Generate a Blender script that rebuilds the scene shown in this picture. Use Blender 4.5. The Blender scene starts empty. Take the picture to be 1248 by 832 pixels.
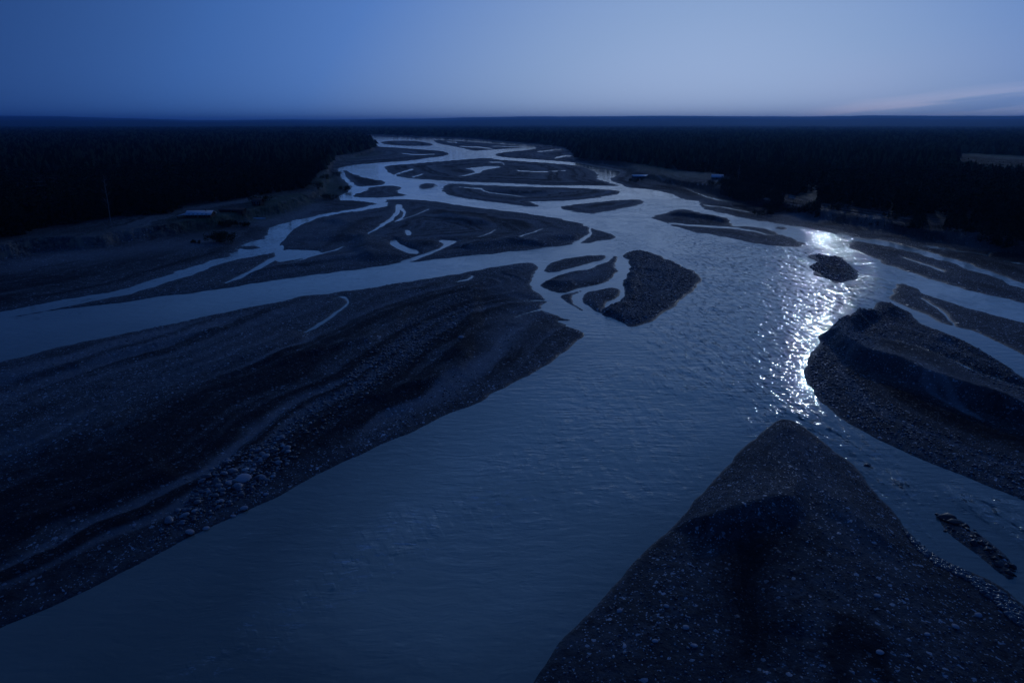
import bpy, math, random
import numpy as np

random.seed(7)
rng = np.random.default_rng(7)
R = math.radians
scene = bpy.context.scene
col = scene.collection

# ------------------------------------------------------------------ camera
CAM_H = 50.0
FPX = 832.0
PITCH = math.atan(266.0 / FPX)
cp, sp = math.cos(PITCH), math.sin(PITCH)
cam_d = bpy.data.cameras.new("camera")
cam_d.sensor_width = 36.0
cam_d.lens = 24.0
cam_d.clip_start = 0.5
cam_d.clip_end = 90000.0
cam = bpy.data.objects.new("camera", cam_d)
col.objects.link(cam)
cam.location = (0, 0, CAM_H)
cam.rotation_euler = (R(90) - PITCH, 0, 0)
scene.camera = cam


def at(x, y, z=0.0):
    """where the sight line through photo position (x, y) meets the level z"""
    x = np.asarray(x, float); y = np.asarray(y, float)
    r = (x - 624.0) / FPX
    u = (416.0 - y) / FPX
    Y = cp + u * sp
    Z = np.minimum(-sp + u * cp, -1e-4)
    t = (CAM_H - z) / -Z
    return np.stack([r * t, Y * t], -1)


def topx(X, Y, Z=0.0):
    dz = Z - CAM_H
    f = Y * cp - dz * sp
    u = Y * sp + dz * cp
    return 624 + FPX * X / f, 416 - FPX * u / f


# ------------------------------------------------------------------ noise
def _hash(ix, iy, seed):
    h = (ix.astype(np.int64) * 374761393 + iy.astype(np.int64) * 668265263 + seed * 1274126177) & 0xFFFFFFFF
    h = ((h ^ (h >> 13)) * 1274126177) & 0xFFFFFFFF
    h = h ^ (h >> 16)
    return (h & 0xFFFF) / 65535.0


def vnoise(x, y, seed=0):
    ix = np.floor(x); iy = np.floor(y)
    fx = x - ix; fy = y - iy
    fx = fx * fx * (3 - 2 * fx); fy = fy * fy * (3 - 2 * fy)
    a = _hash(ix, iy, seed); b = _hash(ix + 1, iy, seed)
    c = _hash(ix, iy + 1, seed); d = _hash(ix + 1, iy + 1, seed)
    return (a + (b - a) * fx) * (1 - fy) + (c + (d - c) * fx) * fy


def fbm(x, y, seed=0, octv=4):
    s = 0; a = 0.5; n = 0
    for i in range(octv):
        s = s + a * vnoise(x * 2 ** i + i * 17.3, y * 2 ** i - i * 9.1, seed + i)
        n += a; a *= 0.5
    return s / n * 2 - 1      # about -1..1


def sstep(a, b, x):
    t = np.clip((x - a) / (b - a), 0, 1)
    return t * t * (3 - 2 * t)


# ------------------------------------------------------------------ outlines (positions in the photo, laid on the river plain)
def chaikin(p, closed=True, n=1):
    p = np.asarray(p, float)
    for _ in range(n):
        if closed:
            q = np.roll(p, -1, 0)
            p = np.stack([p * .78 + q * .22, p * .22 + q * .78], 1).reshape(-1, p.shape[1])
        else:
            a, b = p[:-1], p[1:]
            m = np.stack([a * .75 + b * .25, a * .25 + b * .75], 1).reshape(-1, p.shape[1])
            p = np.vstack([p[:1], m, p[-1:]])
    return p


def ribbon(pts):
    """stream given by centre line positions and widths -> outline"""
    p = chaikin(np.asarray(pts, float), False, 2)
    c = p[:, :2]
    d = np.gradient(c, axis=0)
    d /= np.linalg.norm(d, axis=1)[:, None] + 1e-9
    n = np.stack([-d[:, 1], d[:, 0]], 1)
    rj = np.random.default_rng(int(abs(p[0, 0] * 7 + p[0, 1])) % 9973)
    w = p[:, 2:3] / 2 * np.interp(np.arange(len(p)), np.arange(0, len(p) + 3, 3), rj.uniform(.55, 1.35, len(np.arange(0, len(p) + 3, 3))))[:, None]
    c = c + n * rj.uniform(-.25, .25, (len(p), 1)) * np.minimum(p[:, 2:3], 3)
    return np.vstack([c + n * w, (c - n * w)[::-1]])


LAND = {}
LAND['left_bank'] = [(-900, 600), (-300, 425), (-100, 397), (0, 380), (60, 368), (150, 353), (180, 343), (215, 331), (250, 320), (285, 310), (293, 303), (300, 300),
    (310, 293), (326, 290), (325, 281), (345, 272), (370, 266), (385, 263), (400, 260), (417, 258), (450, 254), (465, 251), (458, 247.5),
    (433, 244.5), (413, 244), (412, 240), (420, 236), (426, 232), (424, 224), (416, 215), (411, 206), (418, 204), (433, 201), (470, 198), (500, 196),
    (520, 193), (545, 190), (548, 187), (538, 184), (517, 182.5), (483, 180), (460, 179), (453, 176), (448, 171), (443, 167.5), (442, 165.5), (380, 158), (0, 154), (-3000, 154), (-6000, 300)]
LAND['right_bank'] = [(430, 165.2), (455, 166), (480, 166.6), (498, 167.2), (540, 168.5), (580, 170), (605, 173), (647, 177), (655, 181), (643, 183), (610, 186), (603, 188), (606, 190.5), (618, 192.5), (660, 195), (703, 198.5), (727, 203),
    (755, 208), (757, 212), (740, 219), (760, 226), (765, 228.5), (793, 231), (818, 236), (830, 241), (838, 244), (851, 245), (852, 251.5), (868, 257.5),
    (902, 265), (927, 269.5), (968, 275), (1002, 282), (1039, 289), (1076, 293), (1113, 302.5), (1150, 312), (1200, 328.5), (1248, 347), (1400, 400), (1900, 560),
    (6000, 560), (6000, 154), (1248, 154), (700, 154), (200, 154), (380, 162)]
LAND['central_bar'] = [(754, 290), (747, 285), (720, 277.5), (697, 270), (687, 267), (657, 262.5), (622, 258), (580, 253), (568, 251), (515, 243.5), (474, 243), (471, 245), (474, 249),
    (467, 253), (440, 256), (420, 259), (400, 263), (385, 265.5), (345, 285), (300, 308), (262, 322), (250, 329), (215, 340), (185, 351), (150, 360), (90, 370.5), (20, 385), (0, 389),
    (67, 377.5), (135, 371), (188, 362), (236, 356), (286, 349), (353, 340), (380, 335.4), (461, 324.6), (508, 318), (568, 312), (636, 305), (683, 300), (708, 297), (730, 293)]
LAND['front_left_bar'] = [(-900, 620), (-300, 512), (-100, 464), (0, 442), (84, 420), (162, 405), (273, 380), (337, 368), (380, 360), (420, 354.5), (474, 346.5), (525, 339.5), (568, 332), (622, 323), (640, 320), (652, 320.5),
    (655, 330), (649, 345), (652, 355), (661, 363), (670, 368), (661, 370), (656, 375), (663, 379), (676, 382), (690, 388), (706, 391), (684, 389.5), (680, 391), (694, 397), (676, 395),
    (697, 399), (712, 404), (709, 411), (696, 423), (666, 445), (622, 468.5), (582, 489), (541, 506), (501, 525.5), (440, 554), (375, 587), (300, 622), (230, 654), (150, 695), (75, 731), (0, 764), (-150, 835), (-400, 960), (-1200, 1200)]
LAND['far_bar'] = [(468, 203), (480, 201), (497, 200), (527, 197.5), (567, 194.3), (595, 192), (605, 194.3), (618, 195.5), (660, 198), (703, 201.5), (722, 207), (730, 213), (727, 218), (737, 221), (758, 227.5),
    (730, 226.2), (663, 226.2), (618, 223.5), (580, 222.5), (542, 220.5), (523, 219), (498, 217.5), (484, 214.5), (476, 212), (471, 207)]
LAND['lens_bar'] = [(544, 224), (538, 230), (540, 234), (547, 238), (563, 242), (608, 247), (643, 252), (662, 252.3), (646, 246.5), (652, 245.3), (680, 245.5), (725, 242), (735, 239.5), (747, 238), (755, 236), (756, 233.5), (747, 231.5),
    (705, 229), (655, 228), (613, 226.5), (580, 225.2), (560, 224)]
LAND['slim_bar'] = [(677, 252.5), (697, 258), (722, 261), (730, 259), (763, 253), (783, 247.5), (785.5, 245), (777, 243), (747, 244.5), (713, 247.5)]
LAND['pebble_islet'] = [(510, 227), (517, 223.5), (527, 223.5), (533, 225), (528, 229), (517, 231), (511, 229)]
LAND['side_bar'] = [(418, 206), (430, 212), (450, 218), (466, 220), (471, 223), (462, 226), (446, 227), (437, 228), (428, 222), (420, 214)]
LAND['twin_bar'] = [(427, 238), (448, 232), (450, 228), (475, 226), (487, 227), (488, 230), (482, 233), (490, 236), (497, 238), (480, 240), (455, 241.3), (435, 241)]
LAND['distant_bar'] = [(462, 173), (480, 171.5), (510, 172), (527, 175), (528, 178), (500, 178.3), (470, 176.5)]
LAND['distant_flat'] = [(525, 170.5), (560, 172), (600, 175), (640, 178.5), (646, 180), (600, 182.5), (578, 184.5), (570, 182), (550, 178), (535, 175.5)]
LAND['hooked_bar'] = [(660, 327), (666, 321), (686, 316), (728, 310), (739, 311), (728, 318), (703, 324.6), (679, 331), (664, 331.5)]
LAND['inner_bar'] = [(661.5, 345.5), (666, 339), (686, 334), (718, 327), (738, 319.6), (750, 311.5), (757, 313), (748, 322), (751.5, 329.5), (745, 340.6), (733, 346.5), (703, 352.5), (684, 358), (671, 355), (663, 350)]
LAND['sliver_bar'] = [(685, 361.6), (703, 355.5), (716, 353), (705, 357), (698, 363), (702, 371), (714, 378), (710, 378.5), (700, 371), (688, 365)]
LAND['notched_bar'] = [(711, 363), (716, 356.5), (730, 352), (750, 350), (755, 353), (754, 361), (745, 366), (738, 369), (736, 374), (735, 384), (724, 377), (713, 368)]
LAND['blunt_bar'] = [(761, 310), (770, 304), (785, 305), (807, 313.5), (827, 322), (846.5, 331), (854, 340.6), (844, 354), (822, 371.4), (799.6, 387.5), (777, 400.5), (753, 392), (731, 382.5), (738, 375.5), (753, 370),
    (761, 361.6), (759, 342), (769, 334), (765, 328), (772.5, 322), (763, 313.5)]
LAND['humped_bar'] = [(793, 266), (800, 262.5), (820, 258), (823, 255), (832, 255), (843, 257.5), (868, 262.5), (883, 265), (890, 270), (893, 276), (918, 276), (937, 279), (957, 288), (972, 294), (983, 298), (977, 301),
    (940, 299.5), (927, 297.5), (877, 288), (840, 281.7), (815, 272.5)]
LAND['reed_islet'] = [(942, 277), (955, 276), (963, 279), (950, 280.5)]
LAND['dark_islet'] = [(982, 325), (994, 319.6), (989, 311), (996, 309), (1007, 312), (1021, 312), (1036, 320.6), (1048, 335), (1044, 340), (1023, 346), (1011, 342.5), (994, 334)]
LAND['long_bar'] = [(1031, 299), (1039, 293.5), (1070, 298), (1098, 304), (1130, 312), (1160, 321), (1200, 334), (1248, 353), (1400, 410), (1900, 590), (1900, 640), (1400, 425), (1248, 368), (1187, 356), (1150, 344.6), (1113, 333.5), (1078, 321), (1049, 309)]
LAND['upper_right_bar'] = [(1086, 360), (1089, 351), (1098.5, 345.7), (1112, 349.6), (1126, 359), (1168, 371.5), (1214, 385), (1248, 394), (1400, 440), (1900, 640), (1900, 720), (1400, 500), (1248, 431.5), (1214, 415), (1191, 405), (1168, 399), (1145, 393.5), (1131, 385), (1108, 375), (1088, 366)]
LAND['front_right_bar'] = [(1071, 366), (1089, 371.5), (1108, 381), (1121.5, 394), (1135, 400), (1168, 413), (1186, 421), (1205, 433), (1225, 447), (1248, 461), (1400, 548), (1900, 800), (1900, 980), (1400, 672), (1248, 611), (1202, 592), (1156, 574), (1098.5, 548.5), (1041, 519.6), (1010, 500),
    (994.6, 482), (982, 466), (979.6, 454.6), (988, 434), (1001.5, 413), (1020, 399), (1048, 385), (1064, 378.5)]
LAND['drowned_ridge'] = [(1145, 627), (1157, 627), (1177, 643), (1202, 654), (1220, 671), (1238, 700), (1222, 702), (1190, 674), (1163, 656), (1146, 638)]
LAND['near_bar'] = [(951.5, 510), (924, 530), (864, 590), (814, 645), (774, 685), (724, 740), (674, 800), (640, 850), (520, 1000), (300, 1400), (900, 1600), (1900, 1400), (1500, 920), (1300, 775), (1248, 738), (1224, 715), (1164, 687), (1149, 680), (1131, 671), (1108, 648), (1089, 622), (1068.5, 599), (1052, 578.5),
    (1038, 562), (1013, 546), (990, 530), (974, 516)]

WATER = [
    ribbon([(345, 303, 14), (315, 306, 9), (285, 314, 7), (250, 324, 8), (215, 335, 8), (185, 347, 8), (150, 357, 6), (90, 369, 4), (20, 383, 4), (-100, 402, 6), (-300, 430, 8)]),
    ribbon([(352, 308, 5), (325, 320, 6), (305, 331, 5), (290, 339, 3), (274, 345, 1)]),
    [(336, 304), (400, 305.3), (365, 316), (335, 321)],
    [(326, 281), (330, 277), (345, 272), (370, 267), (357, 281), (345, 293), (338, 302), (325, 303), (300, 302), (293, 300), (310, 293), (330, 290), (328, 284)],
    ribbon([(470, 249, 4), (440, 255, 3), (420, 258, 2.5), (400, 261.5, 3), (385, 264.5, 2.5), (368, 268, 3)]),
    ribbon([(487, 249, 7), (486, 256, 5), (478, 267, 3.5), (463, 276, 2.5), (450, 284, 1.5), (446, 288, .6)]),
    ribbon([(487, 252, 3), (493, 260, 3), (490, 266, 2.5), (480, 270, 1)]),
    ribbon([(523, 255, 1), (505, 262.5, 1), (480, 270.5, 1)]),
    ribbon([(604, 280, 1.2), (598, 284, 1), (583, 289, .8)]),
    [(473, 295), (482, 291), (485, 296), (494, 300.5), (510, 306), (510, 310), (499, 310), (481, 302)],
    [(483, 320), (508, 312), (536, 303), (541, 298), (533, 292), (558, 293), (555, 296), (542, 302.5), (520, 312), (500, 319)],
    [(492, 281), (497, 280), (503, 286), (497, 287.5)],
    ribbon([(700, 299, 6), (708, 293, 6), (718, 287, 5), (721, 280, 3), (714, 274, .8)]),
    [(725, 205), (755, 208), (757, 212), (733, 219), (728, 217), (731, 213), (725, 208)],
    ribbon([(700, 200, 1.3), (727, 204.5, 1.5)]),
    [(555, 205), (575, 205), (595, 202.5), (614, 203.5), (590, 207), (584, 211), (579, 210), (574, 206)],
    ribbon([(584, 210, 2), (572, 213, 1), (560, 215, .8)]),
    ribbon([(478, 214.5, 2), (490, 210, 1.6), (503, 206.5, 1.6)]),
    ribbon([(503, 216, 1.2), (515, 212, 1)]),
    ribbon([(597, 197.5, .9), (613, 198, 1), (614, 201, 1)]),
    ribbon([(655, 185, 1), (687, 182, 1.3)]),
    ribbon([(676, 193, 1.2), (688, 190.5, 2), (702, 189.5, 1.5)]),
    ribbon([(640, 177.5, .8), (678, 178.5, 1)]),
    ribbon([(545, 173, 1.2), (557, 174, 1)]),
    ribbon([(815, 272.5, 1.5), (850, 275, 1.6), (893, 277.5, 2), (925, 283, 1.2), (940, 287, .6)]),
    ribbon([(1020, 284, 2), (1039, 291, 3), (1080, 296, 2.4), (1113, 304, 2), (1150, 313, 2), (1200, 330.5, 2.4), (1248, 350, 3.4), (1400, 405, 5)]),
    ribbon([(1128, 300, 1), (1160, 304.5, 2.4), (1185, 308, 1.6), (1206, 311.5, 2)]),
    ribbon([(1205, 310, 1.2), (1212, 306.5, 2.4), (1221, 305.5, 2.4)]),
    ribbon([(1224, 318, 1.4), (1248, 322, 3), (1290, 330, 3)]),
    ribbon([(1091, 416, 1), (1135, 429, 2.2), (1168, 444, 3), (1209, 461, 3), (1248, 473, 4), (1320, 495, 5)]),
    ribbon([(1122, 363, .8), (1136, 371, 2), (1151, 383, 2.4), (1163, 396, 1.5)]),
    ribbon([(408, 364, 1.2), (417, 360, 2), (427, 368, 3), (412, 380, 3), (400, 389, 3.4), (385, 398, 4), (372, 405, 2)]),
    ribbon([(654, 319, 3), (657, 326, 4), (655, 335, 7)]),
    ribbon([(714, 353.5, 3), (702, 361, 5), (706, 369, 5), (722, 380, 6)]),
    ribbon([(628, 386, 1.5), (660, 376.5, 2)]),
    ribbon([(670, 366.5, 1), (646, 366, 1.6)]),
    ribbon([(420, 300, .8), (405, 306, 1.4), (380, 312, 1.6), (350, 322, 1.2)]),
    ribbon([(620, 292, .8), (640, 286, 1.2), (662, 279, .8)]),
    ribbon([(560, 228, .8), (572, 229.5, 1.2), (588, 230, 1.2), (590, 233, 1.2), (600, 235.5, .9), (640, 240, .8)]),
    ribbon([(490, 187, .8), (505, 189, 1), (530, 188, .8)]),
    ribbon([(630, 208, .8), (660, 210, 1), (690, 208, .8)]),
    ribbon([(600, 181.5, .8), (585, 179.5, 1), (560, 178.5, .8)]),
    ribbon([(600, 178.2, 1), (625, 179, .9), (644, 179.6, 1)]),
    ribbon([(858, 250, 1.2), (890, 254, 1), (915, 259, .8)]),
    ribbon([(830, 226, .8), (850, 236, 1), (872, 243, 1.6), (890, 246, 1)]),
    ribbon([(1100, 314, .8), (1125, 322, 1.4), (1150, 331, 1.2)]),
    ribbon([(556, 344, 1.4), (572, 340, 3), (576, 336, 1.6)]),
]
EXTRA = [  # dry specks standing in the pools
    [(292, 301.5), (300, 299), (315, 299), (320, 301.5), (310, 304), (297, 304)],
    [(338, 311), (343, 309.5), (347, 311.5), (342, 313.5)],
]
LAND['mud_islet'] = EXTRA[0]


def prep(poly, n=1):
    p = chaikin(poly, True, n)
    y = np.maximum(p[:, 1], 151.5)
    return at(p[:, 0], y)


LANDW = {k: prep(v, 2 if k not in ('left_bank', 'right_bank') else 1) for k, v in LAND.items()}
WATERW = [prep(v, 1) for v in WATER]


keys_near = list(LAND.keys()).index('near_bar')


def signed_dist(P, poly, margin=70.0):
    """positive inside"""
    lo = poly.min(0) - margin; hi = poly.max(0) + margin
    out = np.full(len(P), -margin)
    idx = np.nonzero((P[:, 0] > lo[0]) & (P[:, 0] < hi[0]) & (P[:, 1] > lo[1]) & (P[:, 1] < hi[1]))[0]
    if len(idx) == 0:
        return out
    Q = P[idx]
    a = poly; b = np.roll(poly, -1, 0)
    d2 = np.full(len(Q), 1e18); inside = np.zeros(len(Q), bool)
    x, y = Q[:, 0], Q[:, 1]
    for (ax, ay), (bx, by) in zip(a, b):
        ex, ey = bx - ax, by - ay
        L = ex * ex + ey * ey + 1e-12
        wx = x - ax; wy = y - ay
        t = np.clip((wx * ex + wy * ey) / L, 0, 1)
        dx = wx - t * ex; dy = wy - t * ey
        np.minimum(d2, dx * dx + dy * dy, out=d2)
        if ay != by:
            c = ((ay > y) != (by > y)) & (wx < ex * wy / ey)
            inside ^= c
    d = np.sqrt(d2)
    out[idx] = np.where(inside, d, -d)
    return out


def line_dist(P, line, margin=60.0):
    """distance to an open line, signed + on the side away from the camera, and how far along it (0..1)"""
    lo = line.min(0) - margin; hi = line.max(0) + margin
    out = np.full(len(P), 1e6); al = np.full(len(P), -1.0)
    idx = np.nonzero((P[:, 0] > lo[0]) & (P[:, 0] < hi[0]) & (P[:, 1] > lo[1]) & (P[:, 1] < hi[1]))[0]
    if len(idx) == 0:
        return out, al
    x, y = P[idx, 0], P[idx, 1]
    best = np.full(len(idx), 1e18); side = np.zeros(len(idx)); along = np.zeros(len(idx))
    seg = np.linalg.norm(np.diff(line, axis=0), axis=1); cum = np.r_[0, np.cumsum(seg)]
    for i in range(len(line) - 1):
        ax, ay = line[i]; bx, by = line[i + 1]
        ex, ey = bx - ax, by - ay
        L = ex * ex + ey * ey + 1e-12
        wx = x - ax; wy = y - ay
        t = np.clip((wx * ex + wy * ey) / L, 0, 1)
        dx = wx - t * ex; dy = wy - t * ey
        d2 = dx * dx + dy * dy
        # side: towards the camera foot or away
        cr = ex * wy - ey * wx
        cc = ex * (-ay) - ey * (-ax)
        s = np.where(cr * cc > 0, -1.0, 1.0)
        m = d2 < best
        best = np.where(m, d2, best); side = np.where(m, s, side)
        along = np.where(m, (cum[i] + t * seg[i]) / cum[-1], along)
    out[idx] = np.sqrt(best) * side; al[idx] = along
    return out, al


def pline(pts, n=2):
    p = chaikin(pts, False, n)
    return at(p[:, 0], p[:, 1])


# scarps: steep towards the camera, gentle behind: (line, height, length of the back slope, face width)
SCARPS = [
    ([(1064, 380), (1040, 398), (1027, 414), (1026, 427), (1040, 437), (1062, 446), (1092, 456), (1125, 471), (1165, 488), (1205, 500), (1250, 516), (1330, 540)], 3.3, 8, 3.5),
    ([(1130, 412), (1165, 420), (1200, 436), (1250, 455)], 1.0, 4, 3),
    ([(842, 664), (862, 655), (890, 648), (925, 645), (960, 643), (985, 648)], 2.0, 10, 4.5),
    ([(940, 650), (945, 690), (950, 740), (955, 800)], .5, 5, 3.5),
    ([(951, 520), (970, 545), (985, 580), (1010, 620), (1050, 660), (1100, 700)], .8, 3.0, 4.0),
    ([(0, 575), (84, 548), (151, 510), (236, 466), (337, 430), (390, 405)], .9, 8, 2.6),
    ([(120, 550), (188, 514), (256, 474), (330, 447), (380, 425)], .7, 6, 2.2),
    ([(0, 470), (101, 447), (202, 421), (285, 400)], .8, 8, 2.6),
    ([(330, 460), (380, 440), (440, 425), (480, 400), (500, 375)], .8, 7, 2.5),
    ([(430, 500), (490, 480), (530, 470), (560, 450), (575, 425)], .8, 5, 2.5),
    ([(540, 450), (560, 425), (572, 395), (576, 365), (580, 350)], .9, 6, 4),
    ([(0, 655), (60, 640), (140, 610), (220, 580)], .9, 6, 3),
    ([(760, 312), (772, 325), (768, 345), (755, 372), (740, 382), (778, 396)], 1.2, 6, 5),
    ([(820, 262), (860, 266), (888, 272)], 1.8, 5, 5),
    ([(444, 288), (449, 298), (453, 310), (458, 320)], 2.0, 12, 10),
    ([(505, 296), (515, 298), (528, 297)], .9, 10, 12),
    ([(542, 262), (560, 267), (578, 272), (600, 272)], 2.0, 14, 14),
    ([(640, 300), (660, 294), (690, 290), (706, 286)], 1.6, 10, 10),
    ([(560, 304), (600, 298), (640, 294)], 1.6, 10, 10),
    ([(405, 267), (432, 275), (425, 285), (408, 296)], 1.6, 12, 12),
    ([(300, 337), (350, 325), (400, 317), (440, 312)], 1.0, 10, 8),
    ([(605, 232), (640, 236), (670, 235)], 1.6, 12, 14),
    ([(664, 343), (680, 347), (705, 347)], 1.0, 6, 6),
]
SCARPW = [(pline(l, 1), h, L, f) for l, h, L, f in SCARPS]

# dark silt plus scarp shade painted into the colour, pale dried silt, grass
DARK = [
    ([(1040, 445), (1075, 458), (1120, 480), (1170, 500), (1250, 525), (1400, 580), (1400, 640), (1250, 565), (1180, 545), (1120, 520), (1075, 495), (1050, 470)], 1.0),  # shade under the crest scarp, painted into the ground
    ([(850, 665), (900, 655), (975, 652), (1000, 690), (950, 760), (960, 850), (850, 850), (862, 740)], 1.0),  # hollow below the spit scarp, its shade painted in
    ([(1071, 367), (1095, 375), (1112, 387), (1105, 400), (1085, 395), (1070, 380)], .7),
    ([(1120, 400), (1180, 415), (1250, 465), (1250, 440), (1180, 408)], .7),
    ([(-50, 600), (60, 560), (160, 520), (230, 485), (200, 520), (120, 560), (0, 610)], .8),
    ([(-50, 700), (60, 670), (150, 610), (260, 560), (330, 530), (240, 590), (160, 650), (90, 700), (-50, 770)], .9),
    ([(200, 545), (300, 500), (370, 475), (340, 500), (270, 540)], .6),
    ([(565, 350), (580, 348), (578, 385), (560, 385)], .8),
    ([(545, 430), (580, 400), (588, 430), (570, 465), (535, 475)], .7),
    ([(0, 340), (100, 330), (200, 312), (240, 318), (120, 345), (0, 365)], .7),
    ([(545, 258), (590, 266), (600, 278), (570, 275), (545, 268)], .6),
    ([(450, 292), (462, 300), (480, 318), (465, 321)], .9),  # shadow east of the ridge, painted dark
    ([(665, 340), (690, 338), (720, 345), (700, 352), (680, 356), (666, 350)], .7),
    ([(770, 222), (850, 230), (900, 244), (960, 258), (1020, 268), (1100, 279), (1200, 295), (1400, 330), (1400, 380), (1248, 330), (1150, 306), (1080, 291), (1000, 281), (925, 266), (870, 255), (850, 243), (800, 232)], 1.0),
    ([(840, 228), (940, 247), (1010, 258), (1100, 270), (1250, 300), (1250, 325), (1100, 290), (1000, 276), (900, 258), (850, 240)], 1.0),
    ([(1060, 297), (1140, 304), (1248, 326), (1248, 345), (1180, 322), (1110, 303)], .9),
    ([(600, 230), (665, 232), (680, 237), (620, 238)], .6),
    ([(820, 258), (850, 262), (888, 272), (880, 276), (820, 270)], .7),
    ([(635, 390), (660, 383), (700, 398), (690, 415), (650, 410)], .5),
]
PALE = [
    ([(644, 322), (626, 337), (621, 350), (637, 365), (630, 362), (616, 350), (618, 336), (634, 322)], .8),
    ([(661, 379), (634, 389), (625, 400), (630, 410), (617, 425), (612, 415), (614, 395), (630, 383)], .8),
    ([(970, 545), (1000, 590), (1040, 650), (1090, 720), (1060, 700), (1000, 640), (972, 590)], .7),
    ([(1030, 412), (1035, 432), (1062, 444), (1120, 466), (1180, 490), (1170, 478), (1110, 452), (1060, 438), (1040, 425)], .6),
    ([(0, 540), (120, 495), (230, 450), (330, 410), (300, 440), (200, 480), (60, 540), (0, 565)], .45),
    ([(0, 455), (100, 435), (250, 400), (200, 412), (90, 445), (0, 470)], .35),
    ([(455, 300), (448, 290), (420, 290), (400, 310), (420, 325), (458, 322)], .5),
    ([(355, 300), (375, 275), (400, 268), (430, 262), (430, 280), (400, 300)], .45),
    ([(0, 325), (67, 310), (133, 306), (208, 294), (290, 285), (240, 305), (140, 318), (0, 338)], .6),
    ([(640, 288), (690, 278), (710, 285), (680, 295)], .45),
    ([(308, 272), (342, 266), (373, 257), (383, 250), (388, 255), (345, 270), (312, 276)], 1.3),
    ([(955, 264), (975, 263), (995, 270), (985, 275), (965, 272)], .9), ([(1000, 276), (1030, 277), (1036, 282), (1010, 283)], .6), ([(1052, 278), (1065, 274), (1075, 285), (1060, 286)], .6),
    ([(1160, 290), (1190, 296), (1200, 303), (1165, 300)], .4),
    ([(845, 238), (875, 245), (880, 250), (855, 247)], .5),
]
GRASS = [
    ([(955, 240), (975, 240), (995, 230), (998, 238), (985, 244), (958, 243)], 1.3),
    ([(1000, 250), (1040, 254), (1080, 260), (1112, 266), (1108, 268), (1060, 261), (1000, 254)], 1.2),
    ([(1130, 263), (1152, 263), (1152, 270), (1134, 271)], 1.0), ([(1180, 264), (1202, 261), (1202, 268), (1184, 270)], .6),
    ([(1160, 190), (1180, 188), (1300, 193), (1300, 200), (1200, 196)], 1.4),
    ([(770, 206), (800, 206), (840, 214), (878, 218), (878, 226), (820, 224), (780, 214)], .7),
    ([(210, 272), (260, 266), (308, 268), (320, 252), (372, 243), (380, 248), (345, 262), (308, 272), (233, 285)], .9),
    ([(380, 218), (410, 213), (412, 225), (425, 240), (400, 245), (385, 235)], .9),
    ([(415, 197), (440, 191), (462, 186), (466, 188), (440, 193), (425, 197)], 1.0),
    ([(40, 218), (70, 218), (70, 220.5), (40, 221)], 1.2), ([(15, 218.5), (28, 218.5), (28, 220), (15, 220)], .8),
]
GRASSW = [(prep(p), a) for p, a in GRASS]
DARKW = [(prep(p), a) for p, a in DARK]
PALEW = [(prep(p), a) for p, a in PALE]

TERR_L = [(-900, 430), (-300, 365), (-100, 338), (0, 322), (25, 317), (33, 311), (67, 307), (100, 307), (133, 304), (150, 298), (183, 292), (208, 290), (233, 284), (275, 278), (300, 271), (340, 262), (370, 254), (383, 246), (395, 240),
          (402, 225), (404, 205), (408, 197), (440, 191), (458, 185), (452, 175), (444, 167.5), (430, 162), (380, 158), (0, 154), (-3000, 154), (-6000, 300)]
TERR_R = [(430, 164.8), (470, 165.8), (500, 166.4), (540, 167.5), (580, 169), (605, 171.5), (647, 175), (690, 178), (704, 190), (706, 198), (760, 204), (772, 216), (800, 222), (850, 232), (900, 246), (960, 262), (1010, 272), (1060, 280), (1130, 294), (1200, 302), (1250, 313), (1400, 345), (2200, 460), (6000, 460), (6000, 154), (1248, 154), (700, 154), (200, 154), (380, 162)]
TLW, TRW = prep(TERR_L), prep(TERR_R)
FOR_L = [(-900, 410), (-300, 350), (-100, 325), (0, 308), (22, 306), (45, 293), (75, 288), (117, 280), (158, 275), (212, 272), (225, 262), (262, 258), (300, 252), (330, 246), (372, 238), (384, 226), (395, 212), (404, 200), (409, 194), (438, 188), (455, 182), (451, 174), (444, 167.5),
         (430, 162), (380, 158), (0, 154.5), (-3000, 154.5), (-6000, 300)]
FOR_R = [(430, 164.6), (470, 165.6), (500, 166.2), (540, 167.5), (580, 169), (605, 171.5), (647, 175), (690, 179), (703, 189), (706, 197), (770, 203), (800, 208), (878, 219), (905, 232), (950, 243), (990, 252), (1050, 262), (1110, 271), (1180, 284), (1250, 298), (1400, 330), (2200, 440), (6000, 440), (6000, 154.5), (1248, 154.5), (700, 154.5), (200, 154.5), (380, 162)]
FLW, FRW = prep(FOR_L), prep(FOR_R)


MOUNDS = [(pline([(953, 545), (960, 600), (968, 650), (985, 740), (1000, 860)], 1), 1.7, 9.0), (pline([(900, 640), (840, 730), (780, 850)], 1), .8, 6.0), (pline([(1030, 640), (1090, 740), (1150, 850)], 1), .9, 6.0),
          (pline([(420, 425), (300, 470), (150, 560)], 1), .8, 9.0), (pline([(1110, 430), (1180, 455), (1260, 480)], 1), 1.0, 8.0), (pline([(1072, 372), (1082, 377), (1090, 383)], 1), 1.6, 4.5)]
REFL = pline([(-100, 622), (0, 582), (84, 555), (151, 515), (236, 471), (337, 434), (404, 397), (470, 368), (560, 345)], 1)


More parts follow.
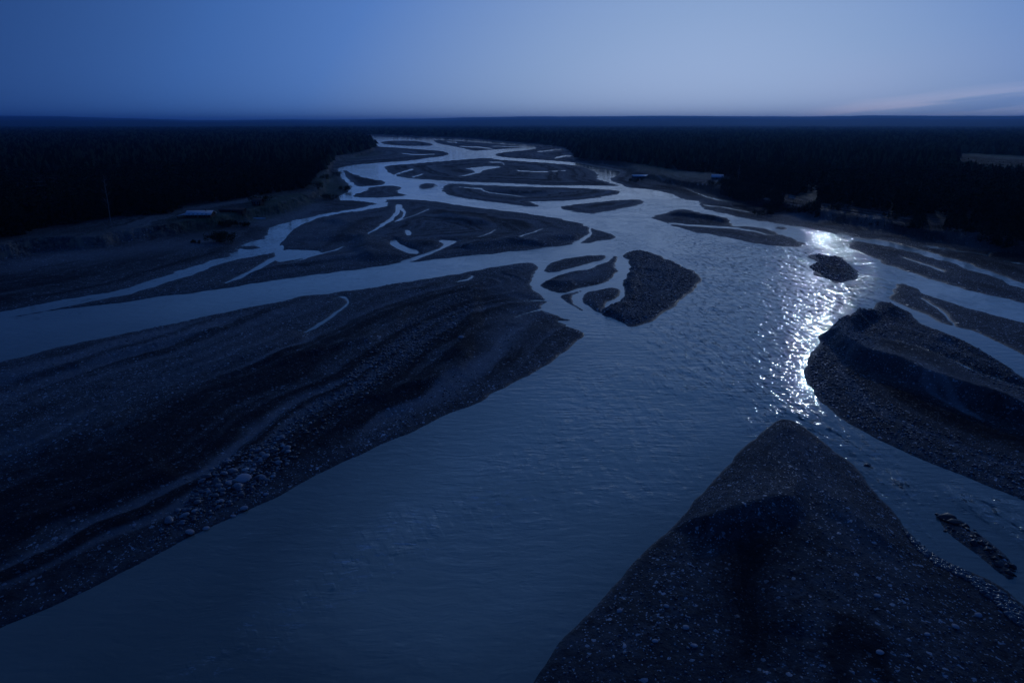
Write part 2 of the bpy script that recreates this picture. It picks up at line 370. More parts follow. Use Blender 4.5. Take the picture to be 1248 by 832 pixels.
def ground(P, full=True):
    """height, composition and painted shade of the ground at points P (n,2)"""
    x, y = P[:, 0], P[:, 1]
    dist = np.hypot(x, y)
    nP = P.copy()
    wob = np.clip(dist / 120, .8, 3.0)
    nP[:, 0] += wob * fbm(x / 7, y / 7, 11, 3) * 1.0
    nP[:, 1] += wob * fbm(x / 7, y / 7, 23, 3) * 1.0
    wP = P * .65 + nP * .35
    best = np.full(len(P), -70.0); reg = np.zeros(len(P), int)
    for i, (k, poly) in enumerate(LANDW.items()):
        d = signed_dist(nP, poly)
        m = d > best
        best = np.where(m, d, best); reg = np.where(m, i, reg)
    D = best
    Dw = np.full(len(P), 70.0)
    for i, poly in enumerate(WATERW):
        Dw = np.minimum(Dw, -signed_dist(wP, poly, 70.0))
    D0 = D
    D = np.minimum(D, Dw)
    for e in EXTRA:
        D = np.maximum(D, signed_dist(nP, prep(e), 30))
    n1 = fbm(x / 30, y / 30, 3, 4); n2 = fbm(x / 5, y / 5, 5, 3); n3 = fbm(x / 90, y / 90, 9, 3)
    Dp = np.maximum(D, 0)
    bankw = np.clip(dist / 130, 1.0, 4.0)
    z = np.where(D > 0, .18 * np.minimum(Dp / .6, 1) + .75 * (1 - np.exp(-Dp / (7 * bankw))), -0.5 * (1 - np.exp(D / 2.5)) - .02)
    # scroll lines parallel to the shore, left by falling water
    cs = D0 + 3.5 * n1 + 1.2 * n2
    scroll = fbm(cs / 3.3, y * 0 + .5 + reg * 3.7, 31, 3) * .6 + fbm(cs / 9, reg * 5.1 + y * 0, 37, 2) * .6
    inn = sstep(1.0, 9.0, D)
    z += inn * (.28 * scroll + .25 * n1 + .55 * n3 * sstep(5, 25, D) + .16 * sstep(0, .5, n2) * .4)
    near = sstep(420, 160, dist)
    z += (.07 * fbm(x / 1.4, y / 1.4, 41, 3) + .04 * fbm(x / .5, y / .5, 47, 2)) * near * sstep(0, 1.5, D)
    refd, _ = line_dist(nP, REFL, 120)
    fl_ = np.clip(refd + 4 * n1, -110, 110)
    st_ = .6 * fbm(fl_ / 2.4, 1.5 + x / 60, 131, 4) + .7 * fbm(fl_ / 9, 1.5 + x / 70, 133, 3)
    A_ = (reg == 3) * sstep(118, 90, np.abs(refd))
    z += A_ * inn * .55 * st_
    for line, h, L, f in SCARPW:
        s, al = line_dist(nP, line)
        m = np.abs(s) < 1e5
        tap = sstep(-.02, .12, al) * sstep(1.02, .86, al)
        prof = h * (sstep(-f, 0, s) * np.exp(-np.maximum(s, 0) / L))
        z = np.where(m, z + prof * tap * sstep(-.5, 3, D), z)
    for line, h, wd_ in MOUNDS:
        s, al = line_dist(nP, line)
        z = np.where(np.abs(s) < 1e5, z + h * np.exp(-(s / wd_) ** 2) * sstep(0, 5, D), z)
    tl = signed_dist(nP, TLW, 60); tr = signed_dist(nP, TRW, 60)
    z += sstep(-1, 5 + 2 * n1, tl) * (4.0 + .8 * n3)
    z += sstep(-2, 9 + 3 * n1, tr) * (3.6 + .8 * n3)
    if not full:
        return z, D, reg
    dark = np.zeros(len(P)); pale = np.zeros(len(P)); grass = np.zeros(len(P)); forest = np.zeros(len(P))
    for lst, arr in ((DARKW, dark), (PALEW, pale), (GRASSW, grass)):
        for poly, a in lst:
            d = signed_dist(nP, poly, 40)
            s = np.clip(dist / 60, 1.2, 5)
            v = a * sstep(-3.2, 3.6, d / s + n2 * 1.2 + n1 * 1.5)
            np.maximum(arr, v, out=arr)
    scroll = scroll * (1 - A_) + 1.2 * st_ * A_
    dark = np.maximum(dark, .85 * sstep(-.12, .35, scroll + .35 * n1 + .12 * n2) * inn)
    dark = np.maximum(dark, (reg == keys_near) * np.clip(.42 + .5 * n1 + .3 * n3, 0, .8) * (1 - pale))  # near spit: wet stone tone, plus lens falloff put into the colour
    keepp = 1 - np.clip(pale + grass, 0, 1)
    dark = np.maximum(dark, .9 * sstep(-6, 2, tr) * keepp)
    dark = np.maximum(dark, .6 * (reg == 0) * sstep(-60, -10, tl) * (1 - .7 * pale) * (fbm(y / 9, x / 60, 151, 3) > -.1) * (x < -60))
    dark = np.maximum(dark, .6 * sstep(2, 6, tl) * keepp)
    pale = np.maximum(pale, .85 * sstep(.04, .4, -scroll) * inn * np.clip(.6 + .9 * n1 - .5 * (reg == keys_near), 0, 1))
    dark *= 1 - .85 * np.clip(np.maximum(pale, 0), 0, 1)
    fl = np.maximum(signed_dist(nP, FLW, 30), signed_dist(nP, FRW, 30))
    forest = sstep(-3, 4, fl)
    edge = np.maximum(sstep(-1, 1.5, tl) * sstep(13, 5, tl), 0)      # raw earth of the cut bank
    tgrass = np.maximum(sstep(4, 8, tl), sstep(6, 12, tr))
    grass = np.maximum(grass, .22 * tgrass * (1 - dark))
    return z, D, reg, dark, pale, grass, forest, edge


# ------------------------------------------------------------------ materials
def mat(name):
    m = bpy.data.materials.new(name); m.use_nodes = True
    nt = m.node_tree; nt.nodes.clear()
    out = nt.nodes.new('ShaderNodeOutputMaterial')
    b = nt.nodes.new('ShaderNodeBsdfPrincipled')
    nt.links.new(b.outputs[0], out.inputs[0])
    return m, nt, b


class NT:
    def __init__(s, nt): s.nt = nt
    def n(s, t, **k):
        nd = s.nt.nodes.new(t)
        for a, v in k.items():
            if a.startswith('i_'):
                nd.inputs[int(a[2:])].default_value = v
            else:
                setattr(nd, a, v)
        return nd
    def l(s, a, b): s.nt.links.new(a, b)
    def noise(s, vec, scale, detail=3, rough=.55):
        nd = s.n('ShaderNodeTexNoise'); nd.inputs['Scale'].default_value = scale
        nd.inputs['Detail'].default_value = detail; nd.inputs['Roughness'].default_value = rough
        if vec: s.l(vec, nd.inputs['Vector'])
        return nd.outputs['Fac']
    def math(s, op, a, b=None, c=None, clamp=False):
        nd = s.n('ShaderNodeMath', operation=op, use_clamp=clamp)
        for i, v in enumerate((a, b, c)):
            if v is None: continue
            if isinstance(v, (int, float)): nd.inputs[i].default_value = v
            else: s.l(v, nd.inputs[i])
        return nd.outputs[0]
    def ramp(s, f, a, b, lo=0., hi=1.):
        nd = s.n('ShaderNodeMapRange', interpolation_type='SMOOTHSTEP')
        s.l(f, nd.inputs[0]); nd.inputs[1].default_value = a; nd.inputs[2].default_value = b
        nd.inputs[3].default_value = lo; nd.inputs[4].default_value = hi
        return nd.outputs[0]
    def mix(s, f, a, b, bt='MIX'):
        nd = s.n('ShaderNodeMix', data_type='RGBA', blend_type=bt)
        if isinstance(f, (int, float)): nd.inputs[0].default_value = f
        else: s.l(f, nd.inputs[0])
        for v, i in ((a, 6), (b, 7)):
            if isinstance(v, tuple): nd.inputs[i].default_value = (*v, 1) if len(v) == 3 else v
            else: s.l(v, nd.inputs[i])
        return nd.outputs[2]
    def bump(s, h, strength, dist, nrm=None):
        nd = s.n('ShaderNodeBump'); nd.inputs['Distance'].default_value = dist
        if isinstance(strength, (int, float)): nd.inputs['Strength'].default_value = strength
        else: s.l(strength, nd.inputs['Strength'])
        s.l(h, nd.inputs['Height'])
        if nrm: s.l(nrm, nd.inputs['Normal'])
        return nd.outputs[0]


def ground_material():
    m, nt, b = mat('river_gravel'); g = NT(nt)
    pos = g.n('ShaderNodeNewGeometry').outputs['Position']
    at1 = g.n('ShaderNodeAttribute', attribute_name='cover')
    at2 = g.n('ShaderNodeAttribute', attribute_name='bank')
    sep = g.n('ShaderNodeSeparateColor'); g.l(at1.outputs['Color'], sep.inputs[0])
    sep2 = g.n('ShaderNodeSeparateColor'); g.l(at2.outputs['Color'], sep2.inputs[0])
    dark, pale, grass = sep.outputs
    forest, edge, cob = sep2.outputs
    big = g.noise(pos, .05, 4); mid = g.noise(pos, .6, 4); fine = g.noise(pos, 4, 3)
    v1 = g.n('ShaderNodeTexVoronoi'); v1.inputs['Scale'].default_value = 2.6; g.l(pos, v1.inputs['Vector'])
    v2 = g.n('ShaderNodeTexVoronoi'); v2.inputs['Scale'].default_value = 6.5; g.l(pos, v2.inputs['Vector'])
    s1 = g.n('ShaderNodeSeparateColor'); g.l(v1.outputs['Color'], s1.inputs[0])
    s2 = g.n('ShaderNodeSeparateColor'); g.l(v2.outputs['Color'], s2.inputs[0])
    base = g.mix(g.ramp(big, .35, .65), (.066, .064, .062), (.145, .138, .132))
    base = g.mix(g.ramp(mid, .35, .7), base, (.036, .036, .037))
    # single stones lighter or darker than the sand between
    stones = g.mix(g.ramp(s1.outputs[0], .1, .95), (.03, .031, .033), (.2, .19, .185))
    stones2 = g.mix(g.ramp(s2.outputs[0], .1, .95), (.03, .031, .033), (.17, .165, .16))
    patch = g.ramp(g.noise(pos, .13, 4, .6), .42, .62)
    base = g.mix(g.math('MULTIPLY', patch, .5), base, stones2)
    base = g.mix(g.math('MULTIPLY', g.ramp(g.noise(pos, .22, 3, .6), .5, .66), .55), base, stones)
    white = g.math('MAXIMUM', g.math('GREATER_THAN', s2.outputs[1], .96), g.math('GREATER_THAN', s1.outputs[1], .98))
    base = g.mix(g.math('MULTIPLY', white, .8), base, (.62, .62, .62))
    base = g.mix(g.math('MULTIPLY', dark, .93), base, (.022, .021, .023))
    pf = g.math('MULTIPLY', g.math('MULTIPLY', pale, g.ramp(mid, .2, .6, .5, 1)), .75, clamp=True)
    base = g.mix(pf, base, (.29, .28, .27))
    base = g.mix(g.math('MULTIPLY', edge, g.ramp(g.noise(pos, .25, 4, .7), .45, .62, 0, .9)), base, (.26, .20, .14))
    gr = g.mix(g.ramp(mid, .3, .7), (.05, .065, .03), (.13, .15, .075))
    base = g.mix(g.math('MULTIPLY', grass, g.ramp(g.noise(pos, .15, 3), .3, .5, .5, 1), clamp=True), base, gr)
    notg = g.math('SUBTRACT', 1., g.math('MULTIPLY', grass, 1., clamp=True), clamp=True)
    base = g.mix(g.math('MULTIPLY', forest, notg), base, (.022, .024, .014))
    # damp rim at the waterline
    sz = g.n('ShaderNodeSeparateXYZ'); g.l(pos, sz.inputs[0])
    damp = g.ramp(g.math('ADD', sz.outputs[2], g.math('MULTIPLY', mid, .12)), .1, .42, 1, 0)
    base = g.mix(g.math('MULTIPLY', damp, .62), base, (.03, .029, .03))
    g.l(base, b.inputs['Base Color'])
    rough = g.math('SUBTRACT', .82, g.math('MULTIPLY', damp, .35))
    g.l(g.math('SUBTRACT', rough, g.math('MULTIPLY', white, .4)), b.inputs['Roughness'])
    g.l(g.math('MULTIPLY', g.math('SUBTRACT', 1., dark, clamp=True), .3), b.inputs['Specular IOR Level'])
    hb = g.math('ADD', g.math('MULTIPLY', v1.outputs['Distance'], -.5), g.math('MULTIPLY', v2.outputs['Distance'], -.25))
    hb = g.math('ADD', hb, g.math('MULTIPLY', fine, .3))
    smooth = g.math('SUBTRACT', 1., g.math('MULTIPLY', pf, .6), clamp=True)
    nrm = g.bump(hb, g.math('MULTIPLY', smooth, .6), .14)
    nrm = g.bump(mid, .5, .35, nrm)
    g.l(nrm, b.inputs['Normal'])
    return m


def water_material():
    m, nt, b = mat('silty_water'); g = NT(nt)
    pos = g.n('ShaderNodeNewGeometry').outputs['Position']
    a = g.n('ShaderNodeAttribute', attribute_name='chop')
    sep = g.n('ShaderNodeSeparateColor'); g.l(a.outputs['Color'], sep.inputs[0])
    chop, foam, painted_lit = sep.outputs
    mp = g.n('ShaderNodeMapping'); g.l(pos, mp.inputs[0])
    mp.inputs['Rotation'].default_value = (0, 0, R(14)); mp.inputs['Scale'].default_value = (.42, 1.15, 1)
    p = mp.outputs[0]
    warp = g.n('ShaderNodeTexNoise'); warp.inputs['Scale'].default_value = .12; warp.inputs['Detail'].default_value = 2; g.l(pos, warp.inputs['Vector'])
    vm = g.n('ShaderNodeVectorMath', operation='SCALE'); g.l(warp.outputs['Color'], vm.inputs[0]); vm.inputs['Scale'].default_value = 3.0
    va = g.n('ShaderNodeVectorMath', operation='ADD'); g.l(p, va.inputs[0]); g.l(vm.outputs[0], va.inputs[1])
    p = va.outputs[0]
    w1 = g.noise(p, .62, 3, .5); w2 = g.noise(p, 1.9, 3, .55); w3 = g.noise(pos, .05, 3)
    mp2 = g.n('ShaderNodeMapping'); g.l(pos, mp2.inputs[0]); mp2.inputs['Rotation'].default_value = (0, 0, R(-12)); mp2.inputs['Scale'].default_value = (.42, .17, 1)
    w0 = g.noise(mp2.outputs[0], 1., 2, .5)
    gust = g.ramp(g.noise(mp2.outputs[0], 1.7, 4, .65), .47, .66)
    h = g.math('ADD', g.math('ADD', w1, g.math('MULTIPLY', w2, .3)), g.math('MULTIPLY', w0, g.math('MULTIPLY', chop, 3.2)))
    st = g.math('ADD', g.math('MULTIPLY', g.math('MULTIPLY', chop, gust), 1.7), g.math('ADD', .14, g.math('MULTIPLY', sep.outputs[2], .22)))
    st = g.math('MULTIPLY', st, g.ramp(w3, .3, .7, .6, 1.25))
    nrm = g.bump(h, st, .42)
    g.l(nrm, b.inputs['Normal'])
    fm = g.math('MULTIPLY', foam, g.ramp(g.noise(p, .9, 6, .8), .54, .68), clamp=True)
    painted_lit = sep.outputs[2]
    silt = g.mix(g.ramp(g.noise(pos, .03, 4), .3, .7), (.20, .215, .17), (.27, .285, .225))
    silt = g.mix(painted_lit, silt, g.mix(g.ramp(w3, .3, .7), (.70, .66, .46), (.80, .75, .54)))  # lighter main stem: falloff of light painted into the body colour
    g.l(g.mix(fm, silt, (.95, .95, .95)), b.inputs['Base Color'])
    g.l(g.math('ADD', .025, g.math('MULTIPLY', fm, .25)), b.inputs['Roughness'])
    b.inputs['IOR'].default_value = 1.33
    return m


def simple(name, c1, c2, scale=2., rough=.8, bump=.3, bdist=.05, spec=.3, obj=True, tone=False):
    m, nt, b = mat(name); g = NT(nt)
    tc = g.n('ShaderNodeTexCoord').outputs['Object'] if obj else g.n('ShaderNodeNewGeometry').outputs['Position']
    f = g.noise(tc, scale, 4, .6)
    base = g.mix(g.ramp(f, .3, .7), c1, c2)
    rnd = g.n('ShaderNodeObjectInfo').outputs['Random']
    isl = g.n('ShaderNodeNewGeometry').outputs['Random Per Island']
    base = g.mix(g.ramp(rnd, 0, 1, 0, .35), base, tuple(c * .55 for c in c1))
    if tone: base = g.mix(g.ramp(isl, .3, 1), tuple(c * .5 for c in c1), tuple(c * 1.9 for c in c2))
    g.l(base, b.inputs['Base Color']); b.inputs['Roughness'].default_value = rough
    b.inputs['Specular IOR Level'].default_value = spec
    g.l(g.bump(f, bump, bdist), b.inputs['Normal'])
    return m


M_ground = ground_material()
M_water = water_material()
M_needle = simple('spruce_needles', (.018, .03, .016), (.035, .05, .024), 1.2, .9, .2, .1, .1)
M_canopy = simple('forest_needles', (.016, .026, .015), (.034, .046, .024), .05, .95, .2, .1, .05, obj=False, tone=True)
M_bark = simple('spruce_bark', (.05, .035, .025), (.09, .065, .045), 3, .9)
M_birch = simple('birch_bark', (.22, .21, .2), (.4, .39, .36), 1.5, .7)
M_leaf = simple('shrub_leaves', (.03, .042, .018), (.06, .075, .03), 1.5, .85, .2, .1, .1)
M_stone = None
M_roof = simple('pale_metal_roof', (.78, .8, .82), (.85, .86, .88), .4, .35)
M_rroof = simple('brown_roof', (.10, .07, .055), (.15, .10, .08), .6, .8)
M_wall = simple('plank_wall', (.16, .14, .12), (.24, .21, .18), .8, .85)
M_dwall = simple('dark_log_wall', (.05, .035, .028), (.085, .06, .045), .8, .85)
M_glass = simple('window_glass', (.02, .022, .025), (.03, .032, .035), 1, .15, 0, 0, .5)
M_trim = simple('white_trim', (.6, .6, .58), (.7, .7, .68), 1, .6)
M_boat = simple('boat_paint', (.68, .68, .66), (.8, .8, .78), 1, .4)
M_hill = simple('far_forest_hills', (.014, .022, .014), (.03, .042, .022), .004, .95, .4, 8, .05, obj=False)


def stone_mat(nm='river_stone', k=1.0, hue=(1, 1, 1)):
    m, nt, b = mat(nm); g = NT(nt)
    tc = g.n('ShaderNodeTexCoord').outputs['Object']
    isl = g.n('ShaderNodeNewGeometry').outputs['Random Per Island']
    rnd = g.n('ShaderNodeObjectInfo').outputs['Random']
    r = g.math('FRACT', g.math('ADD', isl, rnd))
    base = g.mix(g.ramp(r, 0, .8), (.02, .02, .022), tuple(c * k * q for c, q in zip((.115, .135, .16), hue)))
    base = g.mix(g.ramp(r, .88, .97), base, (.52, .5, .47))
    base = g.mix(g.ramp(g.noise(tc, 3, 4), .4, .7), base, (.12, .115, .11))
    g.l(base, b.inputs['Base Color']); b.inputs['Roughness'].default_value = .36
    g.l(g.bump(g.noise(tc, 5, 4), .4, .05), b.inputs['Normal'])
    return m


M_stone = stone_mat()
M_cobble = stone_mat('patch_cobble', 2.0, (1.35, 1.0, .85))


# ------------------------------------------------------------------ mesh helpers
def mesh_from(name, V, F, m, smooth=False):
    me = bpy.data.meshes.new(name)
    V = np.asarray(V, np.float32)
    F = np.asarray(F, np.int32)
    k = F.shape[1]
    me.vertices.add(len(V)); me.vertices.foreach_set('co', V.ravel())
    me.loops.add(F.size); me.loops.foreach_set('vertex_index', F.ravel())
    me.polygons.add(len(F)); me.polygons.foreach_set('loop_start', np.arange(0, F.size, k, dtype=np.int32))
    me.polygons.foreach_set('loop_total', np.full(len(F), k, np.int32))
    if smooth: me.polygons.foreach_set('use_smooth', np.ones(len(F), bool))
    me.materials.append(m)
    me.update(calc_edges=True); me.validate()
    return me


def link(name, me, parent=None, label=None, cat=None, group=None, kind=None):
    o = bpy.data.objects.new(name, me); col.objects.link(o)
    if parent: o.parent = parent
    if label: o['label'] = label
    if cat: o['category'] = cat
    if group: o['group'] = group
    if kind: o['kind'] = kind
    return o


def add_attr(me, name, A):
    at_ = me.attributes.new(name, 'FLOAT_COLOR', 'POINT')
    at_.data.foreach_set('color', np.asarray(A, np.float32).ravel())


# ------------------------------------------------------------------ terrain
az_in = np.radians(np.linspace(-44, 44, 1400))
az_out = np.radians(np.r_[np.linspace(44, 316, 70)[1:-1]])
AZ = np.r_[az_in, az_out]
dep = [78.]
while dep[-1] > 2.6:
    dep.append(dep[-1] - (.5 if dep[-1] > 50 else .105 if dep[-1] > 13 else .05))
DI = list(CAM_H / np.tan(np.radians(dep)))
while DI[-1] < 9000:
    DI.append(DI[-1] * 1.012)
DI = np.array(DI)
nr, nc = len(DI), len(AZ)
AA, DD = np.meshgrid(AZ, DI)
PX = np.stack([(DD * np.sin(AA)).ravel(), (DD * np.cos(AA)).ravel()], 1)
print('terrain verts', len(PX))
z, Dsh, reg, dark, pale, grass, forest, edge = ground(PX)
front = (PX[:, 1] > 0)
i0 = np.arange(nr - 1)[:, None] * nc + np.arange(nc)[None, :]
i1 = np.arange(nr - 1)[:, None] * nc + (np.arange(nc)[None, :] + 1) % nc
F = np.stack([i0, i0 + nc, i1 + nc, i1], -1).reshape(-1, 4)
F = F[:, ::-1]
V = np.column_stack([PX, z])
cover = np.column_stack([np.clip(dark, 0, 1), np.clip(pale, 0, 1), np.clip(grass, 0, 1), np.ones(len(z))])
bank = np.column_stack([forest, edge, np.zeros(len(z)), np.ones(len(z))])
keys = list(LANDW.keys())
fr = reg[F[:, 0]]
NAMES = {
    'left_bank': ('ground', 'wooded left bank with low cut bluff and mud flats below it', 'river bank'),
    'right_bank': ('ground', 'wooded right bank sloping darkly down to the river', 'river bank'),
    'central_bar': ('gravel_bar', 'broad gravel bar holding small pools between the two upper channels', 'gravel bar'),
    'front_left_bar': ('gravel_bar', 'largest gravel bar, with cobble band, along the near left shore', 'gravel bar'),
    'far_bar': ('gravel_bar', 'wide flat bar with a forked pool, furthest big bar upstream', 'gravel bar'),
    'lens_bar': ('gravel_bar', 'lens shaped bar just below the wide flat upstream bar', 'gravel bar'),
    'slim_bar': ('gravel_bar', 'slim tapering bar right of the lens shaped bar', 'gravel bar'),
    'pebble_islet': ('gravel_bar', 'tiny oval islet beside the bright riffle upstream', 'gravel bar'),
    'side_bar': ('gravel_bar', 'narrow bar beside the bushy point of the left bank', 'gravel bar'),
    'twin_bar': ('gravel_bar', 'small double lobed bar below the bushy bank point', 'gravel bar'),
    'distant_bar': ('gravel_bar', 'thin distant bar near the river bend at the forest', 'gravel bar'),
    'distant_flat': ('gravel_bar', 'thin distant flat along the far right forest edge', 'gravel bar'),
    'hooked_bar': ('gravel_bar', 'small pointed bar at the head of the side stream', 'gravel bar'),
    'inner_bar': ('gravel_bar', 'dark bar enclosed by side streams beside the blunt bar', 'gravel bar'),
    'sliver_bar': ('gravel_bar', 'sliver of gravel between two side streams', 'gravel bar'),
    'notched_bar': ('gravel_bar', 'small rounded bar joined to the blunt gravel bar', 'gravel bar'),
    'blunt_bar': ('gravel_bar', 'blunt rounded gravel bar jutting into the main river', 'gravel bar'),
    'humped_bar': ('gravel_bar', 'dark humped bar with a long low tail near right bank', 'gravel bar'),
    'reed_islet': ('gravel_bar', 'speck of gravel near the right bank shore', 'gravel bar'),
    'dark_islet': ('gravel_bar', 'dark rounded islet amid the brightest sun glitter', 'gravel bar'),
    'long_bar': ('gravel_bar', 'long low bar running out along the right bank', 'gravel bar'),
    'upper_right_bar': ('gravel_bar', 'bar behind the narrow channel cutting the right hand bars', 'gravel bar'),
    'front_right_bar': ('gravel_bar', 'rounded bar with a black shaded scarp on the right', 'gravel bar'),
    'near_bar': ('gravel_bar', 'pointed gravel spit nearest the camera', 'gravel bar'),
    'drowned_ridge': ('gravel_bar', 'narrow stony ridge barely above water right of the near spit', 'gravel bar'),
    'mud_islet': ('gravel_bar', 'tiny mud islet in the left bank pool', 'gravel bar'),
}
for i, k in enumerate(keys):
    Fk = F[fr == i]
    if len(Fk) == 0: continue
    u, inv = np.unique(Fk, return_inverse=True)
    me = mesh_from(NAMES[k][0], V[u], inv.reshape(-1, 4), M_ground, True)
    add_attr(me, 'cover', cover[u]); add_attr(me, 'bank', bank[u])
    link(NAMES[k][0], me, None, NAMES[k][1], NAMES[k][2], None, 'structure')
# patch under the camera
cp_ = PX[:nc]; zc = z[:nc]
Vc = np.vstack([np.column_stack([cp_, zc]), [[0, 0, float(zc.mean())]]])
Fc = np.stack([np.arange(nc), (np.arange(nc) + 1) % nc, np.full(nc, nc)], 1)[:, ::-1]
me = mesh_from('ground', Vc, Fc, M_ground, True)
link('ground', me, None, 'gravel directly beneath the viewpoint', 'ground', None, 'structure')

# ------------------------------------------------------------------ water
az_w = np.radians(np.r_[np.linspace(-46, 46, 420), np.linspace(46, 314, 50)[1:-1]])
dw = [4.]
while dw[-1] < 5200: dw.append(dw[-1] * 1.013)
dw = np.array(dw)
A2, D2 = np.meshgrid(az_w, dw)
PW = np.stack([(D2 * np.sin(A2)).ravel(), (D2 * np.cos(A2)).ravel()], 1)
CHOP = [  # (outline, chop, foam)
    ([(800, 275), (940, 302), (1060, 300), (1088, 345), (1075, 372), (1010, 410), (985, 450), (975, 500), (930, 500), (760, 480), (760, 420), (830, 340)], .8, .1),
    ([(880, 285), (985, 296), (1035, 296), (1100, 330), (1105, 352), (1050, 385), (1000, 405), (960, 400), (930, 350)], .9, .15),
    ([(962, 305), (1000, 300), (1008, 308), (990, 312), (990, 322), (975, 318)], 1.7, 1.0),
    ([(1025, 290), (1040, 292), (1034, 300), (1052, 312), (1040, 312), (1024, 300)], 1.5, .6),
    ([(1045, 318), (1085, 330), (1092, 350), (1050, 378), (1010, 392), (995, 382), (1040, 350)], 1.5, .35),
    ([(1088, 352), (1070, 372), (1040, 388), (1010, 405), (985, 430), (975, 470), (970, 470), (978, 425), (1005, 398), (1040, 382), (1068, 366)], .6, .4),
    ([(905, 505), (950, 490), (1005, 505), (1080, 560), (1070, 562), (1000, 530), (955, 508), (920, 530), (900, 528)], 1.5, .9),
    ([(1050, 565), (1080, 580), (1100, 600), (1090, 605), (1075, 590), (1125, 655), (1170, 700), (1250, 745), (1250, 770), (1100, 660), (1065, 590)], 1.8, 1.),
    ([(1160, 605), (1210, 615), (1248, 625), (1300, 650), (1300, 680), (1240, 650), (1215, 630)], 1.8, 1.),
    ([(575, 590), (640, 590), (610, 625), (560, 650), (520, 665), (470, 700), (380, 740), (320, 790), (250, 820), (240, 800), (330, 740), (400, 690), (480, 640)], .6, .85),
    ([(700, 430), (800, 440), (900, 470), (880, 560), (800, 620), (650, 640), (560, 620), (640, 520)], .4, .12),
    ([(535, 225), (545, 224), (540, 234), (530, 230)], 2.2, .9),
    ([(700, 408), (770, 405), (760, 425), (700, 430)], .3, .12),
    ([(740, 285), (800, 285), (790, 300), (740, 298)], .4, .15),
]
chop = np.full(len(PW), .12); foam = np.zeros(len(PW))
for poly, c, f in CHOP:
    d = signed_dist(PW, prep(poly), 40)
    s = np.clip(np.hypot(PW[:, 0], PW[:, 1]) / 60, 1, 8)
    v = sstep(-2.5, 3.5, d / s + 2.2 * fbm(PW[:, 0] / 9, PW[:, 1] / 16, 171, 3))
    chop = np.maximum(chop, c * v); foam = np.maximum(foam, f * v)
nW = len(az_w); mW = len(dw)
j0 = np.arange(mW - 1)[:, None] * nW + np.arange(nW)[None, :]
j1 = np.arange(mW - 1)[:, None] * nW + (np.arange(nW)[None, :] + 1) % nW
FW = np.stack([j0, j0 + nW, j1 + nW, j1], -1).reshape(-1, 4)[:, ::-1]
me = mesh_from('river_water', np.column_stack([PW, np.zeros(len(PW))]), FW, M_water, True)
LIT_STEM = prep([(450, 170), (600, 186), (700, 250), (860, 240), (1050, 290), (1200, 340), (1300, 390), (1200, 400), (1090, 350), (1000, 400), (950, 500), (800, 640), (680, 760), (560, 840), (430, 800), (360, 760), (400, 660), (480, 560), (560, 505), (700, 430), (640, 350), (560, 332), (300, 362), (200, 380), (300, 350), (480, 320), (640, 300), (700, 260), (540, 245), (420, 205), (480, 195)])  # main stem lightened, dimming towards the margins put into the water colour
lit_mask = (.6 + .4 * sstep(55, 125, np.hypot(PW[:, 0], PW[:, 1]))) * sstep(-1.4, 1.4, signed_dist(PW, LIT_STEM, 70) / np.clip(np.hypot(PW[:, 0], PW[:, 1]) / 11, 4, 25) + .35 * fbm(PW[:, 0] / 25, PW[:, 1] / 25, 141, 3))
add_attr(me, 'chop', np.column_stack([chop, foam, lit_mask, chop * 0 + 1]))
link('river_water', me, None, 'braided silty river flowing between gravel bars toward the viewer', 'river', None, 'structure')

# ------------------------------------------------------------------ hills
azh = np.radians(np.linspace(-75, 75, 500))
dh = np.geomspace(8500, 34000, 60)
A3, D3 = np.meshgrid(azh, dh)
hx, hy = D3 * np.sin(A3), D3 * np.cos(A3)
azd = np.degrees(A3)
top = np.interp(azd, [-75, -38, -30, -24, -15, -8, -4, 10, 25, 40, 75], [260, 285, 240, 150, 190, 205, 270, 290, 285, 260, 240]) + 14 * fbm(azd / 3, azd * 0, 71, 4) - 15
hz = -6 + top * sstep(9500, 17000, D3) * (.45 + .12 * fbm(azd / 7, azd * 0 + 3, 77, 3)) + top * .55 * sstep(17000, 28000, D3) + sstep(8500, 12000, D3) * 22 * fbm(hx / 2500, hy / 2500, 61, 4)
hz += 10
i0 = np.arange(59)[:, None] * 500 + np.arange(499)[None, :]
FH = np.stack([i0, i0 + 500, i0 + 501, i0 + 1], -1).reshape(-1, 4)[:, ::-1]
me = mesh_from('hills', np.column_stack([hx.ravel(), hy.ravel(), hz.ravel()]), FH, M_hill, True)
link('hills', me, None, 'low forested hills along the horizon', 'hills', None, 'structure')


